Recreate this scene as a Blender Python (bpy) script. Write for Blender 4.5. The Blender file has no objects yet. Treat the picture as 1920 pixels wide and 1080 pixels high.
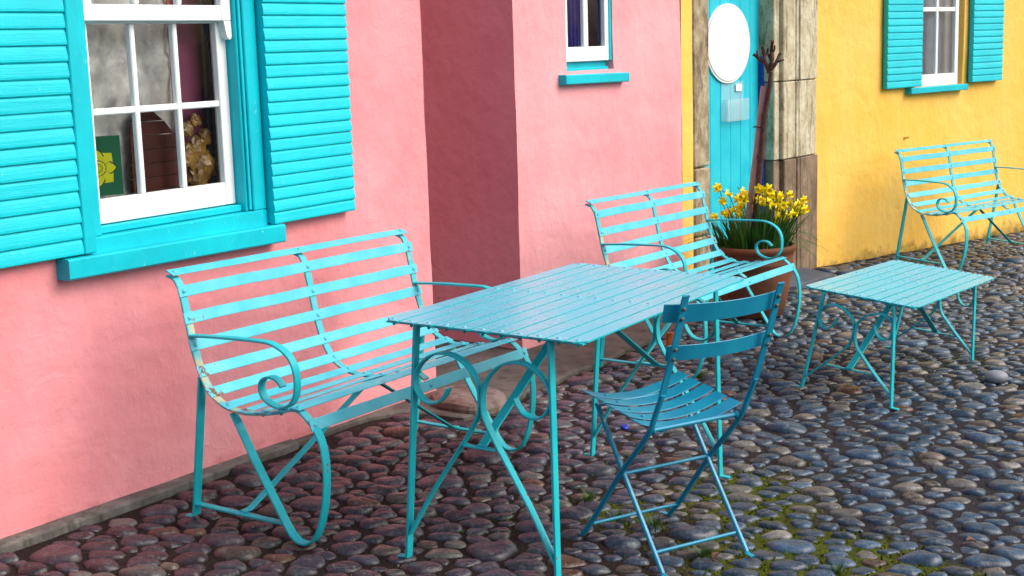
import bpy, math, random
import numpy as np
from mathutils import Vector, Matrix, noise, kdtree
random.seed(7); RNG = np.random.default_rng(11)
C = bpy.context.scene.collection
sc = bpy.context.scene
# ------------------------------------------------------------------ camera, world, sun, exposure
F_PX, PITCH, ROLL = 2638.6, math.radians(9.7657), math.radians(-1.7509)
cam = bpy.data.cameras.new("camera"); cam.sensor_width = 36; cam.lens = F_PX/1920*36
cam.clip_start = .1; cam.clip_end = 400
co = bpy.data.objects.new("camera", cam); C.objects.link(co); sc.camera = co
Fv = Vector((0, math.cos(PITCH), -math.sin(PITCH))); R0 = Vector((1, 0, 0)); U0 = Vector((0, math.sin(PITCH), math.cos(PITCH)))
Rv = math.cos(ROLL)*R0 + math.sin(ROLL)*U0; Uv = -math.sin(ROLL)*R0 + math.cos(ROLL)*U0
co.matrix_world = Matrix(((Rv.x, Uv.x, -Fv.x, 0), (Rv.y, Uv.y, -Fv.y, 0), (Rv.z, Uv.z, -Fv.z, 1.65), (0, 0, 0, 1)))
SUN_AZ, SUN_EL = math.radians(-12), math.radians(42)       # azimuth measured from +X towards +Y
sv = Vector((math.cos(SUN_EL)*math.cos(SUN_AZ), math.cos(SUN_EL)*math.sin(SUN_AZ), math.sin(SUN_EL)))
sl = bpy.data.lights.new("sun", "SUN"); sl.energy = 1.1; sl.angle = math.radians(45); sl.color = (1, .95, .88)
so = bpy.data.objects.new("sun", sl); C.objects.link(so); so.rotation_euler = sv.to_track_quat('Z', 'Y').to_euler()
w = bpy.data.worlds.new("World"); sc.world = w; w.use_nodes = True
nt = w.node_tree; sky = nt.nodes.new("ShaderNodeTexSky"); sky.sky_type = 'NISHITA'; sky.sun_disc = False
sky.sun_elevation = SUN_EL; sky.sun_rotation = math.pi/2 - SUN_AZ; sky.air_density = 1.0; sky.dust_density = 4.5
nt.links.new(sky.outputs[0], nt.nodes["Background"].inputs[0]); nt.nodes["Background"].inputs[1].default_value = .15
sc.view_settings.view_transform = 'Standard'; sc.view_settings.look = 'None'; sc.view_settings.exposure = .52
sc.view_settings.gamma = 1

# ------------------------------------------------------------------ helpers
def gz(x, y): return -.0387*x + .00105*(y-5)
def tag(o, label=None, cat=None, group=None, kind=None):
    if label: o['label'] = label
    if cat: o['category'] = cat
    if group: o['group'] = group
    if kind: o['kind'] = kind
    return o
def empty(name, loc=(0, 0, 0), rz=0.):
    o = bpy.data.objects.new(name, None); C.objects.link(o); o.location = loc; o.rotation_euler = (0, 0, rz)
    o.empty_display_size = .1
    return o
class MB:
    def __init__(s): s.v = []; s.f = []; s.sm = []
    def add(s, vs, fs, smooth=False):
        b = len(s.v); s.v += [tuple(v) for v in vs]; s.f += [tuple(b+i for i in f) for f in fs]; s.sm += [smooth]*len(fs)
    def build(s, name, mat, parent=None):
        me = bpy.data.meshes.new(name); me.from_pydata(s.v, [], s.f); me.materials.append(mat)
        me.polygons.foreach_set('use_smooth', s.sm); me.update()
        o = bpy.data.objects.new(name, me); C.objects.link(o)
        if parent: o.parent = parent
        return o
    def box(s, x0, x1, y0, y1, z0, z1, ch=0.):
        if ch <= 0:
            vs = [(x, y, z) for z in (z0, z1) for y in (y0, y1) for x in (x0, x1)]
            s.add(vs, [(0, 2, 3, 1), (4, 5, 7, 6), (0, 1, 5, 4), (2, 6, 7, 3), (0, 4, 6, 2), (1, 3, 7, 5)]); return s
        c = ch; vs = []; idx = {}
        for ax in range(3):
            for a in (0, 1):
                for b in (0, 1):
                    for d in (0, 1):
                        lo = [x0, y0, z0]; hi = [x1, y1, z1]
                        p = [0, 0, 0]; sel = (a, b, d)
                        for k in range(3):
                            inset = 0 if k == ax else c
                            p[k] = (hi[k]-inset) if sel[k] else (lo[k]+inset)
                        idx[(ax, a, b, d)] = len(vs); vs.append(tuple(p))
        fs = []
        q = [(0, 0), (1, 0), (1, 1), (0, 1)]
        def key(ax, sd, u, v):
            t = [0, 0, 0]; t[ax] = sd; o_ = [k for k in range(3) if k != ax]; t[o_[0]] = u; t[o_[1]] = v
            return idx[(ax, *t)]
        for ax in range(3):
            for sd in (0, 1):
                f = [key(ax, sd, u, v) for u, v in q]
                if (sd == 1) == (ax == 1): f = f[::-1]
                fs.append(tuple(f))
        for a_ in range(3):                     # edge chamfers: edge along axis a_
            o_ = [k for k in range(3) if k != a_]
            for s1 in (0, 1):
                for s2 in (0, 1):
                    def vv(ax, e):
                        t = [0, 0, 0]; t[a_] = e; t[o_[0]] = s1; t[o_[1]] = s2; return idx[(ax, *t)]
                    fs.append((vv(o_[0], 0), vv(o_[0], 1), vv(o_[1], 1), vv(o_[1], 0)))
        for a in (0, 1):
            for b in (0, 1):
                for d in (0, 1): fs.append((idx[(0, a, b, d)], idx[(1, a, b, d)], idx[(2, a, b, d)]))
        s.add(vs, fs); return s
    def sweep(s, path, side, w_, t, cap=True, ch=.0015, smooth=False):
        """rectangular (chamfered) bar along path; 'side' = direction of its width; thickness across."""
        P = [Vector(p) for p in path]; side = Vector(side).normalized(); n = len(P)
        c = min(ch, t*.35, w_*.35)
        sec = [(-w_/2+c, -t/2), (w_/2-c, -t/2), (w_/2, -t/2+c), (w_/2, t/2-c), (w_/2-c, t/2), (-w_/2+c, t/2), (-w_/2, t/2-c), (-w_/2, -t/2+c)]
        vs = []
        for i in range(n):
            T = (P[min(i+1, n-1)]-P[max(i-1, 0)]).normalized()
            sd = (side - T*side.dot(T)).normalized(); nn = T.cross(sd)
            vs += [P[i]+sd*a+nn*b for a, b in sec]
        fs = [(i*8+k, i*8+(k+1) % 8, (i+1)*8+(k+1) % 8, (i+1)*8+k) for i in range(n-1) for k in range(8)]
        if cap: fs += [tuple(range(7, -1, -1)), tuple((n-1)*8+k for k in range(8))]
        s.add(vs, fs, smooth); return s
    def tube(s, path, r, seg=8, cap=True):
        P = [Vector(p) for p in path]; n = len(P); rr = r if isinstance(r, (list, tuple)) else [r]*n; vs = []
        ref = Vector((.31, .17, .93)).normalized()
        T0 = (P[1]-P[0]).normalized()
        if abs(ref.dot(T0)) > .9: ref = Vector((1, 0, 0))
        for i in range(n):
            T = (P[min(i+1, n-1)]-P[max(i-1, 0)]).normalized()
            a = (ref-T*ref.dot(T)).normalized(); b = T.cross(a); ref = a
            vs += [P[i]+a*math.cos(2*math.pi*k/seg)*rr[i]+b*math.sin(2*math.pi*k/seg)*rr[i] for k in range(seg)]
        fs = [(i*seg+k, i*seg+(k+1) % seg, (i+1)*seg+(k+1) % seg, (i+1)*seg+k) for i in range(n-1) for k in range(seg)]
        s.add(vs, fs, True)
        if cap: s.add(vs[:seg], [tuple(range(seg-1, -1, -1))]); s.add(vs[-seg:], [tuple(range(seg))])
        return s
    def dome(s, c, n, r, h=None, seg=8):
        c = Vector(c); n = Vector(n).normalized(); h = h or r*.55
        a = n.orthogonal().normalized(); b = n.cross(a); vs = []; 
        for rr, hh in ((r*1.0, -.001), (r*.86, h*.55), (r*.45, h*.93)):
            vs += [c+n*hh+a*math.cos(2*math.pi*k/seg)*rr+b*math.sin(2*math.pi*k/seg)*rr for k in range(seg)]
        vs.append(c+n*h)
        fs = [(i*seg+k, i*seg+(k+1) % seg, (i+1)*seg+(k+1) % seg, (i+1)*seg+k) for i in range(2) for k in range(seg)]
        fs += [(2*seg+k, 2*seg+(k+1) % seg, 3*seg) for k in range(seg)]
        s.add(vs, fs, True); return s
    def prism(s, poly, y0, y1):
        """polygon in (x,z), extruded along y"""
        n = len(poly); vs = [(x, y0, z) for x, z in poly]+[(x, y1, z) for x, z in poly]
        s.add(vs, [tuple(range(n)), tuple(range(2*n-1, n-1, -1))]+[(i, n+i, n+(i+1) % n, (i+1) % n) for i in range(n)]); return s
def smooth_path(pts, sub=4, closed=False):
    P = [Vector(p) for p in pts]; out = []
    for i in range(len(P)-1):
        p0 = P[max(i-1, 0)]; p1 = P[i]; p2 = P[i+1]; p3 = P[min(i+2, len(P)-1)]
        for k in range(sub):
            t = k/sub
            out.append(.5*((2*p1)+(-p0+p2)*t+(2*p0-5*p1+4*p2-p3)*t*t+(-p0+3*p1-3*p2+p3)*t**3))
    out.append(P[-1]); return out
def lathe(mb, prof, seg=48, c=(0, 0, 0)):
    vs = [(c[0]+r*math.cos(2*math.pi*k/seg), c[1]+r*math.sin(2*math.pi*k/seg), c[2]+z) for r, z in prof for k in range(seg)]
    fs = [(i*seg+k, i*seg+(k+1) % seg, (i+1)*seg+(k+1) % seg, (i+1)*seg+k) for i in range(len(prof)-1) for k in range(seg)]
    mb.add(vs, fs, True); return mb

# ------------------------------------------------------------------ materials
def M(name): 
    m = bpy.data.materials.new(name); m.use_nodes = True; return m, m.node_tree, m.node_tree.nodes["Principled BSDF"]
def nd(nt, t, **k):
    n = nt.nodes.new(t)
    for a, b in k.items():
        if a in n.inputs: n.inputs[a].default_value = b
        else: setattr(n, a, b)
    return n
def coord(nt, kind='Object', scale=(1, 1, 1)):
    tc = nt.nodes.new("ShaderNodeTexCoord"); mp = nt.nodes.new("ShaderNodeMapping"); mp.inputs['Scale'].default_value = scale
    nt.links.new(tc.outputs[kind], mp.inputs[0]); return mp.outputs[0]
def nz(nt, vec, scale, detail=4, rough=.55):
    n = nd(nt, "ShaderNodeTexNoise", Scale=scale, Detail=detail, Roughness=rough); nt.links.new(vec, n.inputs['Vector']); return n.outputs['Fac']
def ramp(nt, src, a, b, ca=(0, 0, 0, 1), cb=(1, 1, 1, 1)):
    r = nt.nodes.new("ShaderNodeValToRGB"); r.color_ramp.elements[0].position = a; r.color_ramp.elements[1].position = b
    r.color_ramp.elements[0].color = ca; r.color_ramp.elements[1].color = cb; nt.links.new(src, r.inputs[0]); return r.outputs[0]
def mix(nt, fac, a, b, mode='MIX'):
    m = nt.nodes.new("ShaderNodeMix"); m.data_type = 'RGBA'; m.blend_type = mode
    for s_, v in ((m.inputs[0], fac), (m.inputs[6], a), (m.inputs[7], b)):
        if hasattr(v, 'links'): nt.links.new(v, s_)
        else: s_.default_value = v if not isinstance(v, tuple) or len(v) == 4 else (*v, 1)
    return m.outputs[2]
def math_(nt, op, a, b=0.):
    m = nt.nodes.new("ShaderNodeMath"); m.operation = op
    for i, v in enumerate((a, b)):
        if hasattr(v, 'links'): nt.links.new(v, m.inputs[i])
        else: m.inputs[i].default_value = v
    return m.outputs[0]
def bump(nt, bs, h, strength=.3, dist=.01, prev=None):
    b = nt.nodes.new("ShaderNodeBump"); b.inputs['Strength'].default_value = strength; b.inputs['Distance'].default_value = dist
    nt.links.new(h, b.inputs['Height'])
    if prev is not None: nt.links.new(prev, b.inputs['Normal'])
    nt.links.new(b.outputs[0], bs.inputs['Normal']); return b.outputs[0]

def paint_metal(name, col, col2, rust=.69, rough=.42, bs=.25, joints=()):
    m, t, b = M(name); o = coord(t)
    geo = t.nodes.new("ShaderNodeObjectInfo")
    n1 = nz(t, o, 7, 5); n2 = nz(t, o, 45, 6, .7); n3 = nz(t, o, 160, 3)
    c = mix(t, ramp(t, n1, .35, .68), col, col2) if name != 'worn_strap_paint' else mix(t, ramp(t, n1, .54, .62), col, col2)
    c = mix(t, ramp(t, n3, .3, .75), c, mix(t, .5, c, (1, 1, 1)), 'MIX') if False else c
    edge = math_(t, 'ADD', math_(t, 'MULTIPLY', n1, .45), math_(t, 'MULTIPLY', n2, .6))
    if joints:
        sx = t.nodes.new("ShaderNodeSeparateXYZ"); t.links.new(o, sx.inputs[0]); ax = math_(t, 'ABSOLUTE', sx.outputs[0])
        for jx in joints:
            near = ramp(t, math_(t, 'ABSOLUTE', math_(t, 'SUBTRACT', ax, jx)), .008, .045, (1, 1, 1, 1), (0, 0, 0, 1)); edge = math_(t, 'ADD', edge, math_(t, 'MULTIPLY', near, .085))
    mask = ramp(t, edge, rust, rust+.035)
    rc = mix(t, ramp(t, n3, .3, .7), (.10, .035, .012), (.32, .17, .05))
    c = mix(t, mask, c, rc); t.links.new(c, b.inputs['Base Color'])
    t.links.new(ramp(t, n1 if not bs else n2, .3, .8, (rough-.06,)*3+(1,), (rough+.14,)*3+(1,)), b.inputs['Roughness'])
    if bs: bump(t, b, math_(t, 'ADD', math_(t, 'MULTIPLY', n2, .6), math_(t, 'MULTIPLY', n3, .1)), bs, .0012)
    return m
BENCH = paint_metal("bench_slat_sheen_paint", (.05, .49, .61), (.12, .57, .68), .655, .38, .15, (.6557,))  # slats paler than the legs: sky sheen put into the colour
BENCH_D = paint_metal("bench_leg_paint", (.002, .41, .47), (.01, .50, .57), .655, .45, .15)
STRAP = paint_metal("worn_strap_paint", (.05, .46, .52), (.42, .46, .30), .66, .5, .15)
TABLE = paint_metal("table_top_sheen_paint", (.13, .50, .64), (.10, .51, .66), 1.5, .27, 0)
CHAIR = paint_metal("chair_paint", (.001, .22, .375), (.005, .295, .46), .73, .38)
STEEL = paint_metal("bolt_metal", (.05, .08, .09), (.10, .09, .07), .66)

def paint_wood(name, col, col2, axis=(2, 40, 40)):
    m, t, b = M(name); o = coord(t); og = coord(t, 'Object', axis)
    n1 = nz(t, o, 5, 4); g = nz(t, og, 6, 6, .65); n3 = nz(t, o, 60, 5, .7)
    c = mix(t, ramp(t, n1, .35, .7), col, col2)
    chip = ramp(t, math_(t, 'ADD', math_(t, 'MULTIPLY', n3, .6), math_(t, 'MULTIPLY', g, .4)), .60, .66)
    c = mix(t, math_(t, 'MULTIPLY', chip, .45), c, (.45, .75, .8)); t.links.new(c, b.inputs['Base Color'])
    t.links.new(ramp(t, g, .3, .8, (.34,)*3+(1,), (.55,)*3+(1,)), b.inputs['Roughness']); b.inputs['Specular IOR Level'].default_value = .3
    bump(t, b, math_(t, 'ADD', g, math_(t, 'MULTIPLY', n3, .5)), .5, .003); return m
SHUT = paint_wood("turquoise_wood", (.0, .53, .63), (.0, .60, .70))
SHUT_EDGE = paint_wood("turquoise_frame_wood", (.0, .46, .56), (.0, .56, .66), (8, 8, 3))
DOORP = paint_wood("turquoise_door_wood", (.01, .48, .62), (.03, .58, .70), (40, 40, 2))
WHITE = paint_wood("white_wood", (.80, .84, .84), (.86, .88, .87), (10, 10, 4))

def plaster(name, col, col2, dirt_h=.12, dirt=(.16, .13, .04), low=None):
    m, t, b = M(name); o = coord(t)
    n1 = nz(t, o, 1.6, 4); n2 = nz(t, o, 8, 6, .6); n3 = nz(t, o, 70, 5, .65)
    st = nz(t, coord(t, 'Object', (3.2, 3.2, 1.3)), 3.0, 3, .5)
    c = mix(t, ramp(t, n1, .32, .7), col, col2)
    c = mix(t, math_(t, 'MULTIPLY', ramp(t, n2, .45, .75), .25), c, col2)
    sep = t.nodes.new("ShaderNodeSeparateXYZ"); t.links.new(o, sep.inputs[0])
    hz = math_(t, 'ADD', sep.outputs[2], math_(t, 'MULTIPLY', math_(t, 'SUBTRACT', n2, .5), -.35))
    hz = math_(t, 'ADD', math_(t, 'MULTIPLY', hz, .5), .5); hz = math_(t, 'ADD', hz, math_(t, 'MULTIPLY', math_(t, 'SUBTRACT', n3, .5), .05))
    c = mix(t, math_(t, 'MULTIPLY', ramp(t, hz, .5+.5*(dirt_h-.05), .5+.5*(dirt_h+.07), (1, 1, 1, 1), (0, 0, 0, 1)), .85), c, dirt)
    if low: c = mix(t, ramp(t, hz, .15, 1.1, (.8, .8, .8, 1), (0, 0, 0, 1)), c, low)
    spots = ramp(t, nz(t, o, 28, 2), .74, .78); c = mix(t, math_(t, 'MULTIPLY', spots, .35), c, (.25, .08, .08))
    t.links.new(c, b.inputs['Base Color']); b.inputs['Roughness'].default_value = .8; b.inputs['Specular IOR Level'].default_value = .25
    h = math_(t, 'ADD', math_(t, 'MULTIPLY', n2, .8), math_(t, 'MULTIPLY', n3, .10))
    mu = t.nodes.new("ShaderNodeTexVoronoi"); mu.inputs['Scale'].default_value = 5.; mu.feature = 'SMOOTH_F1'
    dn = t.nodes.new("ShaderNodeVectorMath"); dn.operation = 'ADD'
    nn = nd(t, "ShaderNodeTexNoise", Scale=3., Detail=3.); t.links.new(o, nn.inputs['Vector']); t.links.new(o, dn.inputs[0]); t.links.new(nn.outputs['Color'], dn.inputs[1]); t.links.new(dn.outputs[0], mu.inputs['Vector'])
    h = math_(t, 'ADD', h, math_(t, 'MULTIPLY', mu.outputs['Distance'], .38))
    h = math_(t, 'ADD', h, math_(t, 'MULTIPLY', st, .6))
    for sc_, wd, am in ((1.7, .012, .07),):
        ed = t.nodes.new("ShaderNodeTexVoronoi"); ed.feature = 'DISTANCE_TO_EDGE'; ed.inputs['Scale'].default_value = sc_
        t.links.new(dn.outputs[0], ed.inputs['Vector']); ln = ramp(t, ed.outputs['Distance'], 0, wd, (1, 1, 1, 1), (0, 0, 0, 1))
        h = math_(t, 'ADD', h, math_(t, 'MULTIPLY', math_(t, 'MULTIPLY', ln, ramp(t, n1, .45, .6)), am))
    bump(t, b, h, .6, .021); return m
PINK1 = plaster("pink_plaster", (.73, .235, .255), (.81, .34, .375), .02, (.42, .12, .12))
PINK2 = plaster("pale_pink_plaster", (.75, .30, .325), (.83, .395, .425), -.06, (.3, .1, .1))
YELLOW = plaster("yellow_plaster", (.90, .51, .075), (.92, .59, .15), -.13, (.10, .085, .015))
def stone(name, c1, c2, c3, scale=6, bumpd=.01):
    m, t, b = M(name); o = coord(t)
    n1 = nz(t, o, scale, 6, .62); n2 = nz(t, o, scale*5, 6, .7); n3 = nz(t, coord(t, 'Object', (3.2, 3.2, .7)), scale*.8, 6, .7)
    c = mix(t, ramp(t, n1, .38, .62), c1, c2); c = mix(t, ramp(t, n3, .5, .68), c, c3)
    c = mix(t, math_(t, 'MULTIPLY', ramp(t, n2, .5, .7), .45), c, (.05, .045, .03)); t.links.new(c, b.inputs['Base Color']); b.inputs['Roughness'].default_value = .85
    bump(t, b, math_(t, 'ADD', n1, math_(t, 'MULTIPLY', n2, .6)), .7, bumpd); return m
JAMB_HI = stone("lichen_sandstone", (.44, .38, .24), (.62, .58, .42), (.16, .13, .06))
JAMB_LO = stone("damp_sandstone", (.16, .105, .06), (.28, .20, .13), (.09, .06, .04))
JAMB_L = stone("dark_sandstone", (.26, .19, .11), (.46, .40, .26), (.055, .036, .022), 8)
CONC = stone("concrete", (.058, .047, .040), (.115, .102, .092), (.034, .026, .021), 4, .008)
KERB = stone("kerb_cement", (.09, .082, .075), (.17, .16, .145), (.05, .047, .035), 9, .008)
SLATE = stone("slate", (.055, .07, .095), (.09, .105, .13), (.05, .055, .075), 3, .004)
ROCK = stone("red_rock", (.12, .06, .045), (.19, .15, .14), (.07, .04, .03), 5, .02)
def simple(name, col, rough=.6, spec=.5, nzs=None, col2=None, bd=0., trans=0., alpha=None):
    m, t, b = M(name); o = coord(t)
    n1 = nz(t, o, nzs or 20, 5)
    t.links.new(mix(t, ramp(t, n1, .35, .7), col, col2 or tuple(c*.8 for c in col)), b.inputs['Base Color'])
    b.inputs['Roughness'].default_value = rough; b.inputs['Specular IOR Level'].default_value = spec
    if bd: bump(t, b, n1, .6, bd)
    if alpha is not None: b.inputs['Alpha'].default_value = alpha
    if trans: b.inputs['Transmission Weight'].default_value = trans
    return m
def leafmat(name, c1, c2, s=30):
    m = simple(name, c1, .45, .4, s, c2); return m
TERRA = simple("terracotta", (.20, .062, .026), .7, .3, 6, (.085, .045, .02), .004)
SOIL = simple("soil", (.03, .02, .012), .95, .2, 60, (.06, .04, .02), .01)
LEAF = leafmat("daffodil_leaf", (.02, .09, .015), (.06, .17, .02), 9)
PETAL = leafmat("yellow_petal", (.95, .78, .005), (.95, .84, .01), 40)
TRUMP = leafmat("orange_yellow_trumpet", (.95, .70, .0), (.95, .76, .0), 40)
STEMM = leafmat("flower_stem", (.04, .13, .02), (.07, .18, .03))
BARK = simple("bark", (.055, .028, .025), .85, .2, 40, (.11, .06, .05), .006)
STAKE = simple("weathered_pink_timber", (.46, .28, .25), .8, .2, 12, (.36, .21, .19), .003)
MOSS = simple("moss", (.05, .075, .003), .95, .1, 60, (.11, .13, .006))
GRASS = leafmat("grass", (.04, .10, .01), (.08, .15, .02), 50)
DARK = simple("dark_room", (.03, .02, .025), .9, .2)
DOOR_SHADE = simple("dark_blue_shade", (.0, .05, .30), .5)
SIGNW = simple("white_enamel", (.85, .88, .88), .25, .5, 3, (.82, .86, .87))
SIGNB = simple("grey_rim", (.55, .55, .6), .4)
NAVY = simple("navy_cloth", (.02, .03, .42), .8, .2, 3, (.05, .03, .25))
BROWN = simple("dark_brown", (.10, .018, .012), .6, .3, 3, (.05, .010, .008))
PURP = simple("plum_board", (.26, .06, .14), .6, .3, 3, (.16, .03, .09))
DTEAL = simple("dark_teal_trim", (.01, .05, .08), .5)
ORNG = simple("orange_trim", (.6, .12, .07), .6)
REFL_GREY = simple("grey_pane_reflection", (.85, .85, .83), .4, .6, 13, (.42, .41, .42), .03)
GREYC = simple("grey_curtain", (.60, .62, .68), .7, .3, 7, (.46, .47, .53))
GOLD = simple("gold_foil", (.45, .25, .05), .3, .8, 14, (.10, .045, .01), .02)
GREEN = simple("green_card", (.0, .16, .07), .5, .3, 3, (.0, .11, .05))
GREEN_D = simple("dark_green_ink", (.0, .045, .02), .5)
YINK = simple("yellow_ink", (.78, .80, .01), .5, .3, 3, (.70, .72, .01))
AMBER = simple("orange_brown_shard", (.55, .15, .01), .5, .4, 25, (.20, .05, .01), .01)
BCAP = simple("blue_plastic", (.0, .02, .35), .35)
DLEAF = simple("dry_leaf", (.20, .09, .06), .8, .2, 30, (.12, .05, .04))
PEB = simple("pale_pebble", (.26, .29, .33), .5, .4, 18, (.20, .22, .26), .002)
def glassmat(name, refl=.10, tint=(.9, .93, .93)):
    m, t, b = M(name); t.nodes.remove(b); out = t.nodes["Material Output"]
    g = nd(t, "ShaderNodeBsdfGlossy", Roughness=.02); tr = nd(t, "ShaderNodeBsdfTransparent"); tr.inputs[0].default_value = (*tint, 1)
    fr = nd(t, "ShaderNodeFresnel", IOR=1.5); mx = t.nodes.new("ShaderNodeMixShader")
    o = coord(t); bp = nd(t, "ShaderNodeBump", Strength=.15, Distance=.01); t.links.new(nz(t, o, 6, 2), bp.inputs['Height']); t.links.new(bp.outputs[0], g.inputs['Normal'])
    f = math_(t, 'MULTIPLY', fr.outputs[0], 1.0); t.links.new(f, mx.inputs[0]); t.links.new(tr.outputs[0], mx.inputs[1]); t.links.new(g.outputs[0], mx.inputs[2])
    t.links.new(mx.outputs[0], out.inputs[0]); return m
GLASS = glassmat("window_glass")
PLASTIC = simple("clear_plastic", (.75, .90, .93), .15, .6, 10, (.6, .85, .9), alpha=.16)

# ------------------------------------------------------------------ ground
SLAB = [(-.93, 5.66), (-.763, 5.951), (-.66, 6.10), (-.503, 6.20), (-.398, 6.176), (-.233, 6.116), (-.044, 6.261), (.011, 6.439), (.07, 6.616), (.206, 6.827), (.329, 7.051), (.47, 7.227), (.584, 7.49), (.702, 7.687), (.845, 7.939), (1.059, 8.356), (1.262, 8.70), (1.45, 9.05), (1.70, 9.65), (1.60, 9.9), (.047, 7.60), (-1.2, 8.3), (-1.6, 7.6), (-.45, 6.6), (-1.05, 5.62)]
STEP = [(1.72, 9.58), (1.976, 9.62), (2.359, 10.168), (2.19, 10.45), (1.62, 9.86)]
O1, A1 = Vector((-1.727, 4.473, 0)), math.radians(57.5)
O2, A2 = Vector((.047, 7.499, 0)), math.radians(54.)
O3, A3 = Vector((2.334, 10.645, 0)), math.radians(43.5)
def in_poly(X, Y, poly):
    r = np.zeros(X.shape, bool); n = len(poly)
    for i in range(n):
        x1, y1 = poly[i]; x2, y2 = poly[(i+1) % n]
        c = ((y1 > Y) != (y2 > Y)) & (X < (x2-x1)*(Y-y1)/((y2-y1) if y2 != y1 else 1e-9)+x1); r ^= c
    return r
def wall_side(X, Y, O, A): return (X-O.x)*math.sin(A)-(Y-O.y)*math.cos(A)      # distance in front of wall
def wall_s(X, Y, O, A): return (X-O.x)*math.cos(A)+(Y-O.y)*math.sin(A)
def vnoise(X, Y, s, seed=0.):
    return np.array([noise.noise(Vector((x*s, y*s, seed))) for x, y in zip(X, Y)])
def moss_field(X, Y):
    """how mossy the joints are at a spot"""
    g = np.zeros_like(X)
    for cx, cy, rx, ry, a in ((.95, 4.42, .42, .30, 1.2), (.85, 5.05, .32, .45, .8), (.38, 4.85, .25, .25, .6), (2.3, 7.3, .5, .5, .36), (1.75, 5.7, .4, .3, .25), (.6, 7.0, .5, .5, .3), (1.25, 4.25, .3, .2, .8), (.45, 5.5, .3, .3, .35), (0.05, 4.75, .3, .2, .35)):
        g = np.maximum(g, a*np.exp(-((X-cx)/rx)**2-((Y-cy)/ry)**2))
    return g
def stone_sites():
    ang = math.radians(-6); ca, sa = math.cos(ang), math.sin(ang); an = 1.42
    U = []; 
    x0, x1, y0, y1 = -3.2, 8.5, 3.0, 15.5
    sp = SP
    us = np.arange(-6, 13, sp); vs = np.arange(1*an, 18*an, sp*.87)
    for j, v in enumerate(vs):
        for u in us: U.append((u+(j % 2)*sp/2, v))
    U = np.array(U); U += RNG.normal(0, sp*.34, U.shape)
    X = U[:, 0]*ca-U[:, 1]/an*sa; Y = U[:, 0]*sa+U[:, 1]/an*ca
    k = (X > x0) & (X < x1) & (Y > y0) & (Y < y1)
    # in view with a margin for a step to the side
    px = X/np.maximum(Y, .1)
    k &= (px > -.62) & (px < .62)
    k &= ~((wall_side(X, Y, O1, A1) < .0) & (wall_s(X, Y, O1, A1) < 2.6)) & ~((wall_side(X, Y, O2, A2) < .0) & (X < 2.3) & (Y > 7)) & ~((wall_side(X, Y, O3, A3) < -.02) & (X > 1.9))
    return U[k], an, ca, sa
SP = .121
U, AN, CA, SA = stone_sites()
N = len(U)
size = np.exp(RNG.normal(0, .30, N))
for it in range(10):
    kd = kdtree.KDTree(N)
    for i in range(N): kd.insert((U[i, 0], U[i, 1], 0), i)
    kd.balance(); D = np.zeros_like(U)
    for i in range(N):
        for c_, j, d in kd.find_n((U[i, 0], U[i, 1], 0), 7):
            if j == i or d < 1e-6: continue
            want = SP*.5*(size[i]+size[j])*1.02
            if d < want:
                e = (want-d)*.45/d; D[i, 0] += (U[i, 0]-c_[0])*e*.5; D[i, 1] += (U[i, 1]-c_[1])*e*.5
    U += D
kd = kdtree.KDTree(N)
for i in range(N): kd.insert((U[i, 0], U[i, 1], 0), i)
kd.balance()
X = U[:, 0]*CA-U[:, 1]/AN*SA; Y = U[:, 0]*SA+U[:, 1]/AN*CA
keep = ~in_poly(X, Y, SLAB) & ~in_poly(X, Y, STEP)
d1w = wall_side(X, Y, O1, A1); s1w = wall_s(X, Y, O1, A1)
keep &= ~((d1w < .085) & (s1w < 2.5)); keep &= ~((wall_side(X, Y, O2, A2) < .06) & (X < 2.35) & (Y > 7.2))
keep &= ~((wall_side(X, Y, O3, A3) < .04) & (X > 2.2)); keep &= Y > 3.3
right = 1/(1+np.exp(-(X-.45-(Y-5)*.16)/.28))          # wider apart away from walls; blue is stone tone plus painted sky reflection
AV, AF, AC = [], [], []; base = 0
mossy = moss_field(X, Y)
def stone_colour(i):
    r = right[i]; t = random.random(); v = math.exp(random.gauss(0, .22))
    purple = np.array((.058, .045, .062)); blue = np.array((.034, .088, .155)); 
    c = purple*(1-r)+blue*r
    if t < .03+.05*(1-r): c = np.array((.10, .05, .032)) if random.random() < .4 else np.array((.095, .075, .06))
    elif t < .17+.05*r: c = np.array((.12, .12, .11))+.04*r
    elif t < .30-.16*r: c = c*.6+np.array((.075, .04, .045))*.4
    elif t < .42: c = c*.5+np.array((.045, .06, .075))*.5
    return c*v*.80
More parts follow.
